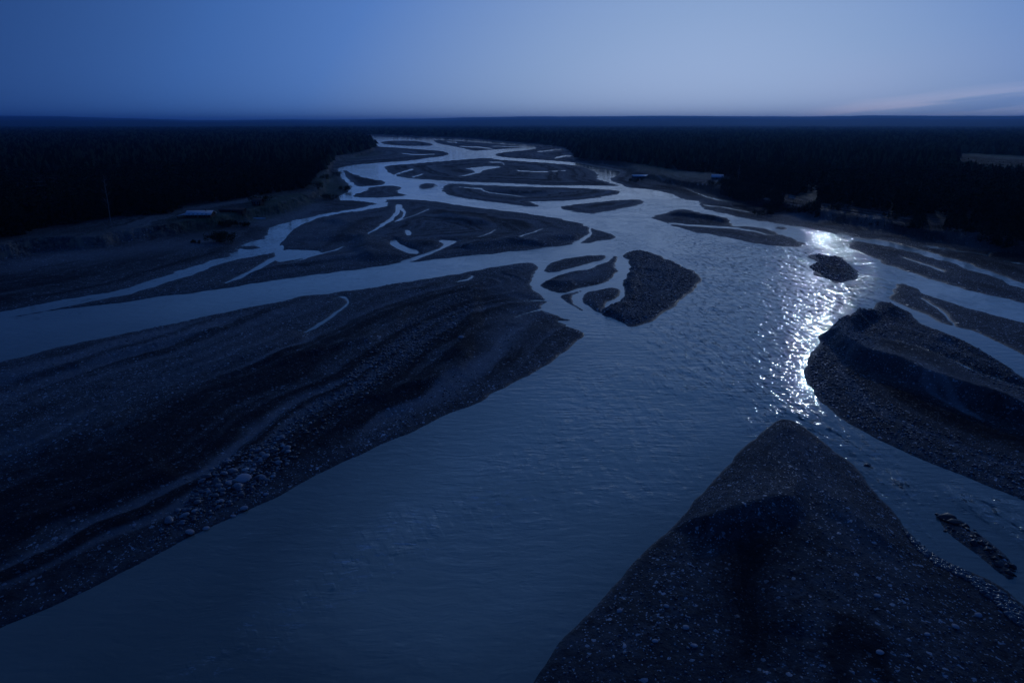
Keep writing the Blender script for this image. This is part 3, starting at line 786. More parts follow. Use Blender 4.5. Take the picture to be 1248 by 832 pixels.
# ------------------------------------------------------------------ forest
def spruce_crown(seed, h=1.0, tiers=13, per=11):
    r = random.Random(seed); V = []; F = []
    for t in range(tiers):
        f = t / (tiers - 1)
        zt = h * (.12 + .84 * f)
        rad = h * .17 * (1 - f) ** .8 * r.uniform(.8, 1.15) + h * .012
        for k in range(max(5, int(per * (1 - f * .5)))):
            a = r.uniform(0, 6.283); L = rad * r.uniform(.65, 1.2)
            w = L * .42 + .008 * h; dr = L * r.uniform(.25, .6)
            ca, sa = math.cos(a), math.sin(a)
            b = len(V)
            V += [(0, 0, zt + .03 * h), (ca * L * .6 - sa * w * .6, sa * L * .6 + ca * w * .6, zt - dr * .45), (ca * L, sa * L, zt - dr),
                  (ca * L * .6 + sa * w * .6, sa * L * .6 - ca * w * .6, zt - dr * .55)]
            F += [(b, b + 1, b + 2, b + 3)]
            b = len(V)
            V += [(ca * L * .1, sa * L * .1, zt - .02 * h), (ca * L * .5, sa * L * .5, zt + .012 * h), (ca * L * .95, sa * L * .95, zt - dr * 1.0), (ca * L * .5, sa * L * .5, zt - dr - .03 * h)]
            F += [(b, b + 1, b + 2, b + 3)]
    b = len(V)
    V += [(-.006, 0, h * .93), (.006, 0, h * .93), (.002, .002, h * 1.0), (-.002, 0, h * 1.0)]
    F += [(b, b + 1, b + 2, b + 3)]
    return np.array(V), np.array(F)


def tube(pts, rad, n=7):
    V = []; F = []
    pts = np.asarray(pts, float)
    for i, (p, r_) in enumerate(zip(pts, rad)):
        d = pts[min(i + 1, len(pts) - 1)] - pts[max(i - 1, 0)]
        d /= np.linalg.norm(d) + 1e-9
        u = np.cross(d, (0.3, 1, .1)); u /= np.linalg.norm(u); v = np.cross(d, u)
        for k in range(n):
            a = 6.2832 * k / n
            V.append(p + r_ * (math.cos(a) * u + math.sin(a) * v))
    for i in range(len(pts) - 1):
        for k in range(n):
            F.append((i * n + k, i * n + (k + 1) % n, (i + 1) * n + (k + 1) % n, (i + 1) * n + k))
    return np.array(V), np.array(F)


def merge(parts):
    V = []; F = []; b = 0
    for v, f in parts:
        V.append(v); F.append(np.asarray(f) + b); b += len(v)
    return np.vstack(V), np.vstack(F)


def keep_clear(X, Y, hgt):
    """True where a tree would stand in a clearing (or hide the clearing from the river)"""
    bad = np.zeros(len(X), bool)
    for poly, a in GRASS + [([(205, 270), (225, 252), (262, 248), (300, 248), (335, 240), (385, 230), (390, 215), (412, 205), (425, 240), (380, 250), (300, 275), (210, 285)], 1)]:
        pw = np.asarray(poly, float)
        for t in (0, .3, .6, .95):
            px, py = topx(X, Y, 4 + hgt * t)
            bad |= signed_dist(np.stack([px, py], 1), pw, 5) > -.5
    return bad


def scatter(spacing_fn, d0, d1, amin, amax):
    pts = []; d = d0
    while d < d1:
        s = spacing_fn(d)
        n = int(math.radians(amax - amin) * d / s)
        a = np.radians(amin) + (np.arange(n) + rng.uniform(0, 1, n)) * (math.radians(amax - amin) / n)
        dd = d + rng.uniform(-.5, .5, n) * s
        pts.append(np.stack([dd * np.sin(a), dd * np.cos(a), np.full(n, s)], 1)); d += s
    return np.vstack(pts)


T = scatter(lambda d: max(4.6, d * .0105), 170, 9500, -48, 48)
inf = np.maximum(signed_dist(T[:, :2], FLW, 20), signed_dist(T[:, :2], FRW, 20)) > 0
T = T[inf]
H = (8.5 + 11 * rng.random(len(T)) ** 1.3 + 3 * fbm(T[:, 0] / 60, T[:, 1] / 60, 81, 3)) * (1 - .25 * (rng.random(len(T)) < .15))
H = np.clip(H, 6, 21)
bad = keep_clear(T[:, 0], T[:, 1], H)
T = T[~bad]; H = H[~bad]
zt, _, _ = ground(T[:, :2], False)
px, py = topx(T[:, 0], T[:, 1], zt)
_, pyt = topx(T[:, 0], T[:, 1], zt + H)
inframe = (px > 2) & (px < 1246)
# how open is each tree towards the river: distance from the forest edge
fe = np.maximum(signed_dist(T[:, :2], FLW, 30), signed_dist(T[:, :2], FRW, 30))
score = (py - pyt) * np.clip(1.6 - fe / 14, .05, 1.6) * inframe
order = np.argsort(-score)
pick = order[:270]
rest = np.ones(len(T), bool); rest[pick] = False
print('trees', len(T))
crowns = []; trunks = []
for s in range(5):
    v, f = spruce_crown(s, 1.0)
    crowns.append(mesh_from('crown', v, f, M_needle))
    tv, tf = tube([(0, 0, -.03), (0, 0, .3), (.004, 0, .65), (0, 0, .97)], [.016, .012, .007, .001], 6)
    trunks.append(mesh_from('trunk', tv, tf, M_bark, True))
for i in pick:
    x, y = T[i, :2]
    side = 'left' if x < 0 else 'right'
    far = T[i, 2] > 6
    if x < 0:
        lab = 'dark spruce at the forest edge above the left cut bank' if not far else 'small distant dark spruce at the edge of the left forest'
        grp = 'spruces along the left forest edge' + (', distant' if far else '')
    else:
        lab = 'dark spruce at the forest edge above the right river slope' if not far else 'small distant dark spruce at the edge of the right forest'
        grp = 'spruces along the right forest edge' + (', distant' if far else '')
    o = bpy.data.objects.new('spruce_tree', None); col.objects.link(o)
    o.empty_display_size = 1
    o.location = (x, y, float(zt[i]) - .1)
    wd = H[i] * random.uniform(.95, 1.3)
    o.scale = (wd, wd, H[i]); o.rotation_euler = (random.uniform(-.03, .03), random.uniform(-.03, .03), random.uniform(0, 6.28))
    o['label'] = lab; o['category'] = 'tree'; o['group'] = grp
    k = random.randrange(5)
    link('crown', crowns[k], o); link('trunk', trunks[k], o)

# the rest of the forest, one mass
lite = []
for s in range(6):
    v, f = spruce_crown(50 + s, 1.0, 7, 6)
    lite.append((v, f))
blob = []
for s in range(6):
    r = random.Random(s); v = []; f = []
    for c in range(3):
        ox, oy = r.uniform(-.28, .28), r.uniform(-.28, .28); hh = r.uniform(.7, 1.0); n = 5; b = len(v)
        v += [(ox + .30 * math.cos(6.283 * k / n + c), oy + .30 * math.sin(6.283 * k / n + c), .05) for k in range(n)] + [(ox, oy, hh)]
        f += [(b + k, b + (k + 1) % n, b + n) for k in range(n)]
    blob.append((np.array(v), np.array(f)))


def mass(lib, idx, wfn, name, lbl, dims):
    Vs = []; Fs = []; b = 0
    idx = np.asarray(idx)
    kind = rng.integers(0, len(lib), len(idx))
    for q in range(len(lib)):
        sel = idx[kind == q]
        if len(sel) == 0: continue
        v, f = lib[q]
        a = rng.uniform(0, 6.283, len(sel)); ca, sa = np.cos(a), np.sin(a)
        w = wfn(sel)
        X = (v[None, :, 0] * ca[:, None] - v[None, :, 1] * sa[:, None]) * w[:, None] + T[sel, 0][:, None]
        Y = (v[None, :, 0] * sa[:, None] + v[None, :, 1] * ca[:, None]) * w[:, None] + T[sel, 1][:, None]
        Z = v[None, :, 2] * H[sel][:, None] + zt[sel][:, None] - .3
        Vs.append(np.stack([X, Y, Z], -1).reshape(-1, 3))
        Fs.append((f[None] + (np.arange(len(sel)) * len(v))[:, None, None]).reshape(-1, f.shape[1]) + b)
        b += len(sel) * len(v)
    me = mesh_from(name, np.vstack(Vs), np.vstack(Fs), M_canopy)
    return link(name, me, None, lbl, 'forest', None, 'stuff')


ri = np.nonzero(rest)[0]
dT = np.hypot(T[:, 0], T[:, 1])
nearI = ri[(dT[ri] < 750)]
farI = ri[(dT[ri] >= 750)]
print('near/far forest', len(nearI), len(farI))
mass(lite, nearI, lambda s: H[s] * 1.25, 'forest', 'dense dark spruce forest behind both river banks', 0)
mass(blob, farI, lambda s: T[s, 2] * 1.7, 'forest', 'dark forest receding toward the hills on both sides', 0)


T0, H0, z0_ = T, H, zt
SL = prep([(765, 222), (850, 232), (900, 246), (950, 260), (1010, 271), (1070, 281), (1140, 293), (1200, 301), (1260, 313), (1400, 340), (1400, 325), (1250, 295), (1180, 283), (1100, 270), (1010, 254), (940, 242), (880, 226), (800, 212)])
q_ = np.random.default_rng(3).uniform(SL.min(0), SL.max(0), (60000, 2))
q_ = q_[signed_dist(q_, SL, 5) > 0]
q_ = q_[fbm(q_[:, 0] / 14, q_[:, 1] / 14, 95, 3) + rng.uniform(-.3, .3, len(q_)) > -.05]
hh_ = rng.uniform(1.2, 5.5, len(q_))
q_b = keep_clear(q_[:, 0], q_[:, 1], hh_); pw_ = np.zeros(len(q_), bool)
for pp_, a_ in PALE:
    pw_ |= signed_dist(np.stack(topx(q_[:, 0], q_[:, 1], 2.0), 1), np.asarray(pp_, float), 3) > -1
q_ = q_[~q_b & ~pw_][:2600]; hh_ = hh_[~q_b & ~pw_][:2600]
T = np.column_stack([q_, hh_]); H = hh_; zt = ground(q_, False)[0]
mass(lite, np.arange(len(T)), lambda s: H[s] * 1.7, 'undergrowth', 'dark brush and saplings covering the slope of the right bank', 0)['category'] = 'undergrowth'
T, H, zt = T0, H0, z0_

# ------------------------------------------------------------------ single plants
def gz(x, y):
    return float(ground(np.array([[x, y]]), False)[0][0])


def at_ground(px_, py_, z0=4.0):
    p = at(px_, py_, z0)
    for _ in range(4):
        zz = gz(p[0], p[1]); p = at(px_, py_, zz)
    return float(p[0]), float(p[1]), gz(p[0], p[1])


def bare_birch(px_, pb, hpx, label, seed):
    x, y, z0 = at_ground(px_, pb)
    h = hpx / FPX * math.hypot(x, y) * 1.05
    r = random.Random(seed)
    o = bpy.data.objects.new('birch_tree', None); col.objects.link(o); o.location = (x, y, z0 - .1)
    o['label'] = label; o['category'] = 'tree'; o['group'] = 'pale bare birches in front of the forest'
    pts = [(0, 0, 0), (.15, 0, h * .25), (.3, .1, h * .5), (.2, .1, h * .75), (.45, .1, h)]
    v, f = tube(pts, [.17, .15, .12, .08, .03], 8)
    link('trunk', mesh_from('trunk', v, f, M_birch, True), o)
    parts = []
    for k in range(26):
        t = r.uniform(.3, .97); a = r.uniform(0, 6.28); L = h * .16 * (1.15 - t) + .5
        b0 = np.array((.3, .05, h * t)); e = b0 + np.array((math.cos(a) * L, math.sin(a) * L, L * r.uniform(.5, 1.2)))
        m_ = (b0 + e) / 2 + np.array((0, 0, -.1 * L))
        parts.append(tube([b0, m_, e], [.06, .04, .015], 4))
        for q in range(2):
            e2 = m_ + np.array((r.uniform(-1, 1), r.uniform(-1, 1), r.uniform(.3, 1))) * L * .45
            parts.append(tube([m_, (m_ + e2) / 2, e2], [.03, .02, .01], 4))
    v, f = merge(parts)
    link('crown', mesh_from('crown', v, f, M_birch), o)


bare_birch(135.5, 274, 48, 'pale bare birch standing against the black left forest', 1)
bare_birch(1117, 254, 26, 'pale bare birch in the right forest above the slope', 2)
bare_birch(899, 222, 18, 'small pale bare birch beyond the grassy right bank point', 3)
bare_birch(1004, 237, 18, 'thin pale bare birch beside the small right bank meadow', 4)


def shrub(px_, pb, wm, hm, label, seed, nleaf=900, group=None):
    x, y, z0 = at_ground(px_, pb, 1.0)
    r = np.random.default_rng(seed)
    o = bpy.data.objects.new('shrub', None); col.objects.link(o); o.location = (x, y, z0 - .05)
    o['label'] = label; o['category'] = 'shrub'
    if group: o['group'] = group
    nb = max(4, int(wm * 1.3))
    cx = r.uniform(-.5, .5, nb) * wm * .8; cy = r.uniform(-.35, .35, nb) * wm; chh = hm * r.uniform(.45, .85, nb); cr = hm * r.uniform(.28, .45, nb)
    k = r.integers(0, nb, nleaf)
    d = r.normal(size=(nleaf, 3)); d /= np.linalg.norm(d, axis=1)[:, None]; rad = r.random(nleaf) ** .4 * r.uniform(.7, 1.2, nleaf)
    c = np.stack([cx[k], cy[k], chh[k] * .75], 1) + d * (cr[k] * rad)[:, None]
    c[:, 2] = np.maximum(c[:, 2], .05)
    s = .32
    u = r.normal(size=(nleaf, 3)) * s; v = r.normal(size=(nleaf, 3)) * s
    V = np.stack([c - u * .6, c - v * .35, c + u * .6, c + v * .35], 1).reshape(-1, 3)
    Fq = np.arange(nleaf * 4).reshape(-1, 4)
    link('foliage', mesh_from('foliage', V, Fq, M_leaf), o)
    parts = [tube([(0, 0, 0), (a * .5, b * .5, h_ * .4), (a, b, h_ * .8)], [.12, .08, .03], 5) for a, b, h_ in zip(cx, cy, chh)]
    V, Fq = merge(parts)
    link('stem', mesh_from('stem', V, Fq, M_bark), o)


shrub(270, 295, 14, 5.0, 'large dark willow shrub on the mud flat below the pale roofed house', 1, 2600)
shrub(240, 296, 7, 1.2, 'low dark scrub spreading left of the large willow shrub', 2, 500)
shrub(279, 275, 12, 3.5, 'dark shrub on the bank edge just behind the large willow', 3, 1500)
shrub(296, 276, 7, 2.5, 'dark shrub on the bank edge left of the pale gravel track', 4, 700)
shrub(318, 256, 14, 4, 'wide shrub thicket in front of the small dark cabin', 5, 1500)
for i, (sx, sy, w_, h_, lb) in enumerate([
        (404, 243, 14, 5, 'dark round shrub at the foot of the bushy bank point'),
        (420, 232, 12, 4.5, 'dark shrub nearest the water on the bushy bank point'),
        (398, 222, 12, 5, 'grey green shrub at the top of the bushy bank point'),
        (412, 214, 14, 5, 'pale green shrub by the sandy strip below the left forest'),
        (388, 236, 12, 6, 'tall dark shrub against the trees behind the bushy bank point'),
        (948, 258, 13, 4, 'dark thicket on the right slope below the small meadow'),
        (1020, 263, 14, 3, 'dark thicket on the right slope below the grass strip'),
        (870, 232, 16, 4, 'dark thicket on the right bank point near the river'),
        (930, 262, 12, 3, 'dark bush by the right shore upstream of the silt patches'),
        (1090, 276, 12, 3, 'dark bush halfway down the right slope'),
        (1182, 292, 12, 3, 'dark bush above the bright strip of water on the right'),
        (775, 222, 14, 4, 'dark bush beside the pond on the right bank')]):
    shrub(sx, sy, w_, h_, lb, 20 + i, 900)


# ------------------------------------------------------------------ buildings
def box(x0, x1, y0, y1, z0, z1):
    V = np.array([(x, y, z) for z in (z0, z1) for y in (y0, y1) for x in (x0, x1)], float)
    F = np.array([(0, 2, 3, 1), (4, 5, 7, 6), (0, 1, 5, 4), (2, 6, 7, 3), (0, 4, 6, 2), (1, 3, 7, 5)])
    return V, F


def gable_roof(w, d, z0, h, ov=.5, th=.18):
    parts = []
    for s in (-1, 1):
        y0, y1 = 0, s * (d / 2 + ov)
        zt_ = z0 + h; zb = z0 - h * ov / (d / 2)
        X = w / 2 + ov
        V = np.array([(-X, y0, zt_), (X, y0, zt_), (X, y1, zb), (-X, y1, zb), (-X, y0, zt_ + th), (X, y0, zt_ + th), (X, y1, zb + th), (-X, y1, zb + th)])
        parts.append((V, np.array([(0, 1, 2, 3), (7, 6, 5, 4), (0, 4, 5, 1), (1, 5, 6, 2), (2, 6, 7, 3), (3, 7, 4, 0)])))
    return merge(parts)


def house(px_, pb, w, d, hw, hr, rot, label, cat, wall, roofm, windows=2, chimney=False, name='house', porch=False):
    x, y, z0 = at_ground(px_, pb)
    o = bpy.data.objects.new(name, None); col.objects.link(o)
    o.location = (x, y, z0 - .2); o.rotation_euler = (0, 0, R(rot)); o['label'] = label; o['category'] = cat
    v, f = box(-w / 2, w / 2, -d / 2, d / 2, -.6, hw)
    gv = np.array([(-w / 2, -d / 2, hw), (-w / 2, d / 2, hw), (-w / 2, 0, hw + hr - .02), (-w / 2 + .2, -d / 2, hw), (-w / 2 + .2, d / 2, hw), (-w / 2 + .2, 0, hw + hr - .02)])
    gf = np.array([(0, 2, 5, 3), (1, 4, 5, 2), (0, 1, 2, 2), (3, 5, 4, 4)])
    gv2 = gv * (-1, 1, 1)
    me = bpy.data.meshes.new('wall')
    vv = np.vstack([v, gv, gv2]).tolist()
    ff = f.tolist() + [(8, 9, 10), (11, 13, 12), (14, 16, 15), (17, 18, 19)]
    me.from_pydata(vv, [], ff); me.materials.append(wall)
    link('wall', me, o)
    rv, rf = gable_roof(w, d, hw + .03, hr)
    ro = link('roof', mesh_from('roof', rv, rf, roofm), o)
    if chimney:
        cv, cf = box(w * .2, w * .2 + .7, -.3, .4, hw + hr * .5, hw + hr + .9)
        link('chimney', mesh_from('chimney', cv, cf, M_wall), ro)
    dv, df = box(-.5, .5, -d / 2 - .06, -d / 2 - .005, 0, 2.05)
    link('door', mesh_from('door', dv, df, M_dwall if wall is M_wall else M_wall), o)
    for k in range(windows):
        for s in (-1, 1):
            cx = s * (w * .18 + k * w * .17)
            fv, ff2 = box(cx - .65, cx + .65, -d / 2 - .07, -d / 2 - .006, .95, 2.1)
            wi = link('window', mesh_from('window', fv, ff2, M_trim), o)
            pv, pf = box(cx - .52, cx + .52, -d / 2 - .09, -d / 2 - .072, 1.07, 1.98)
            link('pane', mesh_from('pane', pv, pf, M_glass), wi)
    if porch:
        X0 = -w / 2 - 4.2
        pv = np.array([(X0, -d / 2 - .3, hw - .5), (-w / 2 - .55, -d / 2 - .3, hw + .1), (-w / 2 - .55, d / 2, hw + .1), (X0, d / 2, hw - .5),
                       (X0, -d / 2 - .3, hw - .38), (-w / 2 - .55, -d / 2 - .3, hw + .22), (-w / 2 - .55, d / 2, hw + .22), (X0, d / 2, hw - .38)])
        link('porch_roof', mesh_from('porch_roof', pv, np.array([(3, 2, 1, 0), (4, 5, 6, 7), (0, 1, 5, 4), (1, 2, 6, 5), (2, 3, 7, 6), (3, 0, 4, 7)]), roofm), o)
        for yy in (-d / 2, d / 2 - .3):
            qv, qf = box(X0 + .2, X0 + .4, yy, yy + .2, -.5, hw - .47)
            link('post', mesh_from('post', qv, qf, wall), o)
    return o


house(245, 264, 12, 8, 1.6, 1.5, 4, 'house with pale metal roof beside the left forest', 'house', M_dwall, M_roof, 2, True, porch=True)
house(315, 250, 5, 4.5, 2.4, 1.6, -10, 'small dark cabin with brown roof on the grassy left bank', 'cabin', M_dwall, M_rroof, 1, name='cabin')
house(284, 258, 13, 4, 1.2, .8, -8, 'long low dark shed between the pale roofed house and the cabin', 'shed', M_dwall, M_rroof, 0, name='shed')
house(780, 214, 14, 7, 1.8, 1.2, 3, 'long low building with pale roof beside the pond on the right bank', 'shed', M_wall, M_roof, 2, name='shed')
house(874, 218, 9, 6, 1.8, 2.0, -20, 'pale roofed cabin at the forest edge on the right bank', 'cabin', M_wall, M_roof, 1, name='cabin')


def boat(px_, pb, L, rot, label, keel_up=True, m=None):
    x, y, z0 = at_ground(px_, pb)
    o = bpy.data.objects.new('rowing_boat', None); col.objects.link(o)
    o.location = (x, y, z0); o.rotation_euler = (0, 0, R(rot)); o['label'] = label; o['category'] = 'boat'
    ns, nk = 13, 9; V = []; F = []
    for i in range(ns):
        t = i / (ns - 1); w = .85 * (math.sin(math.pi * min(1, .18 + t * .82)) ** .6 if t < 1 else 0) * L / 6
        w = max(w, .02)
        for k in range(nk):
            a = math.pi * k / (nk - 1)
            V.append(((t - .5) * L, w * math.cos(a), .05 + .75 * math.sin(a) ** .8 * (1 - .15 * t)))
    for i in range(ns - 1):
        for k in range(nk - 1):
            F.append((i * nk + k, i * nk + k + 1, (i + 1) * nk + k + 1, (i + 1) * nk + k))
    link('hull', mesh_from('hull', V, F, m or M_boat, True), o)
    v, f = box(-.48 * L, .5 * L, -.03, .03, .76, .88)
    link('keel', mesh_from('keel', v, f, M_bark), o)
    v, f = box(-.5 * L - .06, -.5 * L - .002, -.5, .5, .05, .6)
    link('transom', mesh_from('transom', v, f, M_trim), o)


boat(316, 266, 6.5, 8, 'white upturned boat on the bank above the pale gravel track')
boat(284, 273, 5.5, -5, 'small upturned boat at the bank edge left of the gravel track', m=M_wall)


# ------------------------------------------------------------------ stones
def stone_mesh(seed, sub=2, cuts=7, lo=.62):
    import bmesh
    bm = bmesh.new(); bmesh.ops.create_icosphere(bm, subdivisions=sub, radius=1)
    r = random.Random(seed)
    ax = [np.array([r.gauss(0, 1) for _ in range(3)]) for _ in range(cuts)]
    ax = [a / np.linalg.norm(a) for a in ax]
    off = [r.uniform(lo, .9) for _ in ax]
    for v in bm.verts:
        p = np.array(v.co)
        for a, o_ in zip(ax, off):
            d = p @ a
            if d > o_: p = p - a * (d - o_) * .9
        v.co = p
    V = np.array([v.co[:] for v in bm.verts]); F = np.array([[v.index for v in f.verts] for f in bm.faces]); bm.free()
    return V, F


SM = [mesh_from('stone', *stone_mesh(s), M_stone, False) for s in range(8)]


def put_stone(x, y, s, label, group=None, flat=.55, el=1.3, m=None, rot=None):
    o = bpy.data.objects.new('stone', m or SM[random.randrange(8)]); col.objects.link(o)
    z0 = gz(x, y)
    o.location = (x, y, z0 + s * flat * (.12 if 'ridge' in label or 'wet' in label else .35))
    o.scale = (s * el, s, s * flat); o.rotation_euler = (random.uniform(-.2, .2), random.uniform(-.2, .2), random.uniform(0, 6.28) if rot is None else rot)
    o['label'] = label; o['category'] = 'stone'
    if group: o['group'] = group


M_ps = simple('pale_stone', (.48, .40, .38), (.58, .50, .47), 2, .6)
def recol(me, m):
    me = me.copy(); me.materials.clear(); me.materials.append(m); return me
PS = [recol(SM[k], M_ps) for k in range(4)]
for (sx, sy, wpx, lb, flat) in [
        (296, 583, 20, 'largest pale flat boulder amid the cobbles on the near left bar', .4),
        (280, 587, 10, 'pale boulder just left of the largest flat boulder', .55),
        (266, 585, 6.5, 'small round pale stone second left of the largest flat boulder', .7),
        (297, 614, 9, 'pale pinkish boulder near the water below the largest flat boulder', .6),
        (283, 622, 6, 'bright pinkish stone close to the near left waterline', .6),
        (231, 643, 11, 'pale rounded boulder lowest down the cobble band by the water', .55),
        (250, 637, 8, 'greenish grey stone right of the lowest pale boulder', .6),
        (324, 598, 7, 'grey boulder right of the largest flat boulder', .6),
        (308, 573, 7, 'grey boulder just above the largest flat boulder', .6),
        (270, 608, 8, 'flat grey stone in the middle of the cobble band', .5),
        (254, 598, 6, 'upright pale stone at the left side of the cobble band', .9),
        (279, 563, 7, 'grey stone at the top of the cobble patch', .6),
        (562, 416, 8, 'single pale boulder on the upper right of the near left bar', .5),
        (452, 448, 5, 'small pale stone alone on the stony middle of the left bar', .6),
        (755, 742, 8, 'pale stone on the left side of the near spit', .5),
        (812, 744, 7, 'pale stone beside the hollow of the near spit', .5),
        (835, 772, 9, 'elongated pale stone in the lower middle of the near spit', .5),
        (798, 787, 7, 'pale stone near the lower left shore of the near spit', .5),
        (845, 795, 8, 'whitish stone low on the near spit', .5),
        (1066, 742, 7, 'pale stone on the dark centre right of the near spit', .5),
        (1163, 769, 9, 'bright pale stone on the lower right of the near spit', .5),
        (1127, 786, 6, 'grey stone left of the bright pale stone on the near spit', .6),
        (1069, 812, 8, 'pale stone at the bottom of the near spit', .5),
        (1192, 749, 8, 'grey stone near the right shore of the near spit', .6)]:
    p = at(sx, sy, .9); d = math.hypot(p[0], p[1], CAM_H)
    put_stone(p[0], p[1], wpx / FPX * d * .42, lb, None, flat, 1.25, random.choice(PS), random.uniform(-.3, .3))

DARKS = simple('wet_dark_rock', (.03, .03, .032), (.06, .058, .058), 2, .35)
DS = [mesh_from('stone', *stone_mesh(300 + k, 3, 14, .38), DARKS, False) for k in range(7)]
for (sx, sy, wpx, lb) in [
        (1055, 567, 9, 'dark wet rock at the head of the riffle beside the near spit'),
        (1098, 594, 13, 'dark wet rock in mid channel right of the near spit'),
        (1108, 596, 8, 'small wet rock touching the mid channel rock'),
        (1119, 607, 10, 'dark wet rock next downstream of the mid channel rock'),
        (1128, 614, 9, 'wet rock at the tail of the second rock pair'),
        (1152, 632, 15, 'dark wet rock at the head of the drowned rock ridge'),
        (1160, 638, 12, 'dark wet rock second from the head of the drowned rock ridge')]:
    p = at(sx, sy); d = math.hypot(p[0], p[1], CAM_H)
    put_stone(p[0], p[1], wpx / FPX * d * .5, lb, None, .6, 1.35, random.choice(DS))

# countable cobbles in the band, sharing a description
BAND = prep([(150, 690), (200, 640), (240, 595), (290, 555), (340, 520), (400, 480), (450, 430), (500, 390), (560, 350), (590, 350), (590, 380), (540, 430), (470, 480), (400, 530), (360, 575), (300, 615), (230, 648)])
RIDGE = pline([(1150, 632), (1165, 645), (1190, 660), (1215, 685), (1232, 697)])


def rand_in(poly, n, seed):
    r = np.random.default_rng(seed); lo, hi = poly.min(0), poly.max(0); out = np.zeros((0, 2))
    while len(out) < n:
        q = r.uniform(lo, hi, (n * 3, 2))
        q = q[signed_dist(q, poly, 5) > .3]
        out = np.vstack([out, q])
    return out[:n]


PATCH = prep([(170, 670), (215, 620), (250, 575), (300, 548), (350, 530), (370, 560), (330, 600), (260, 632), (200, 660)])
CS = [recol(SM[k], M_cobble) for k in range(8)]
q = rand_in(PATCH, 230, 5)
for (x, y) in q:
    put_stone(x, y, .18 + .5 * random.random() ** 3.5, 'grey cobble in the stone patch at the near left waterline', 'cobbles in the near left stone patch', .6, m=random.choice(CS))
for k in range(60):
    t = random.random(); i = min(int(t * (len(RIDGE) - 1)), len(RIDGE) - 2); f = t * (len(RIDGE) - 1) - i
    p = RIDGE[i] * (1 - f) + RIDGE[i + 1] * f
    s = .15 + .5 * random.random() ** 2.5
    put_stone(p[0] + random.gauss(0, 1.0), p[1] + random.gauss(0, .7), s, 'dark wet rock in the drowned ridge beside the near spit', 'rocks of the drowned ridge', .6, 1.3, random.choice(DS))

# uncountable gravel stones
tiny = [stone_mesh(100 + s, 1) for s in range(5)]


def gravel(name, pts, sizes, label, m_=None):
    Vs = []; Fs = []; b = 0
    zz = ground(pts)
    ok = (zz[1] > (-1.3 if m_ else -.15)) & (rng.random(len(pts)) > zz[3] * .93)
    pts = pts[ok]; sizes = sizes[ok]; zg = zz[0][ok]
    kind = rng.integers(0, 5, len(pts))
    for q_ in range(5):
        m = kind == q_; n = m.sum()
        if n == 0: continue
        v, f = tiny[q_]; a = rng.uniform(0, 6.283, n); ca, sa = np.cos(a)[:, None], np.sin(a)[:, None]
        el = rng.uniform(1, 1.6, n)[:, None]; fl = rng.uniform(.45, .8, n)[:, None]; s = sizes[m][:, None]
        X = (v[None, :, 0] * el * ca - v[None, :, 1] * sa) * s + pts[m, 0][:, None]
        Y = (v[None, :, 0] * el * sa + v[None, :, 1] * ca) * s + pts[m, 1][:, None]
        Z = v[None, :, 2] * fl * s + zg[m][:, None] + .2 * s
        Vs.append(np.stack([X, Y, Z], -1).reshape(-1, 3))
        Fs.append((f[None] + (np.arange(n) * len(v))[:, None, None]).reshape(-1, 3) + b); b += n * len(v)
    link(name, mesh_from(name, np.vstack(Vs), np.vstack(Fs), m_ or M_stone), None, label, 'gravel', None, 'stuff')


def szs(n, a, b, p=2.5): return a + (b - a) * rng.random(n) ** p
gp = rand_in(BAND, 5200, 8); gp2 = rand_in(PATCH, 1500, 9)
allA = rand_in(LANDW['front_left_bar'][:], 60000, 10)
ppx, ppy = topx(allA[:, 0], allA[:, 1]); allA = allA[(ppx > -60) & (ppy < 860) & (ppy > 0)]
wgt = fbm(allA[:, 0] / 9, allA[:, 1] / 9, 91, 3); allA = allA[wgt + rng.uniform(-.5, .5, len(allA)) > .15][:9000]
gravel('gravel_stones', np.vstack([gp, gp2, allA]), np.r_[szs(len(gp), .09, .42, 3), szs(len(gp2), .08, .3), szs(len(allA), .06, .2)], 'loose stones strewn over the near left gravel bar')
nb = rand_in(LANDW['near_bar'], 40000, 12); ppx, ppy = topx(nb[:, 0], nb[:, 1]); nb = nb[(ppy < 900) & (ppy > 0) & (ppx < 1400)][:9000]
NE = prep([(1050, 575), (1068, 598), (1110, 650), (1150, 682), (1224, 718), (1260, 750), (1300, 800), (1240, 780), (1180, 720), (1120, 690), (1085, 640), (1055, 600)])
ne = rand_in(NE, 2200, 13)
gravel('gravel_stones', nb, szs(len(nb), .04, .17, 4), 'loose stones strewn over the near pointed spit')
WETS = simple('wet_gravel', (.05, .052, .056), (.14, .145, .15), 2, .16, .3, .05, .6)
gravel('wet_gravel', ne, szs(len(ne), .1, .48, 2.2), 'wet glinting rubble along the right shore of the near spit', WETS)
fr_ = rand_in(LANDW['front_right_bar'], 30000, 14); ppx, ppy = topx(fr_[:, 0], fr_[:, 1]); fr_ = fr_[(ppx < 1300) & (ppy > 0)]
ed = signed_dist(fr_, LANDW['front_right_bar'], 30); fr_ = fr_[ed < 12][:5000]
di = rand_in(LANDW['dark_islet'], 1200, 15); bb = rand_in(LANDW['blunt_bar'], 2500, 16)
gravel('gravel_stones', np.vstack([fr_, di, bb]), np.r_[szs(len(fr_), .08, .3, 2.5), szs(len(di), .15, .5), szs(len(bb), .12, .4)], 'loose stones along the rims of the right hand bars')

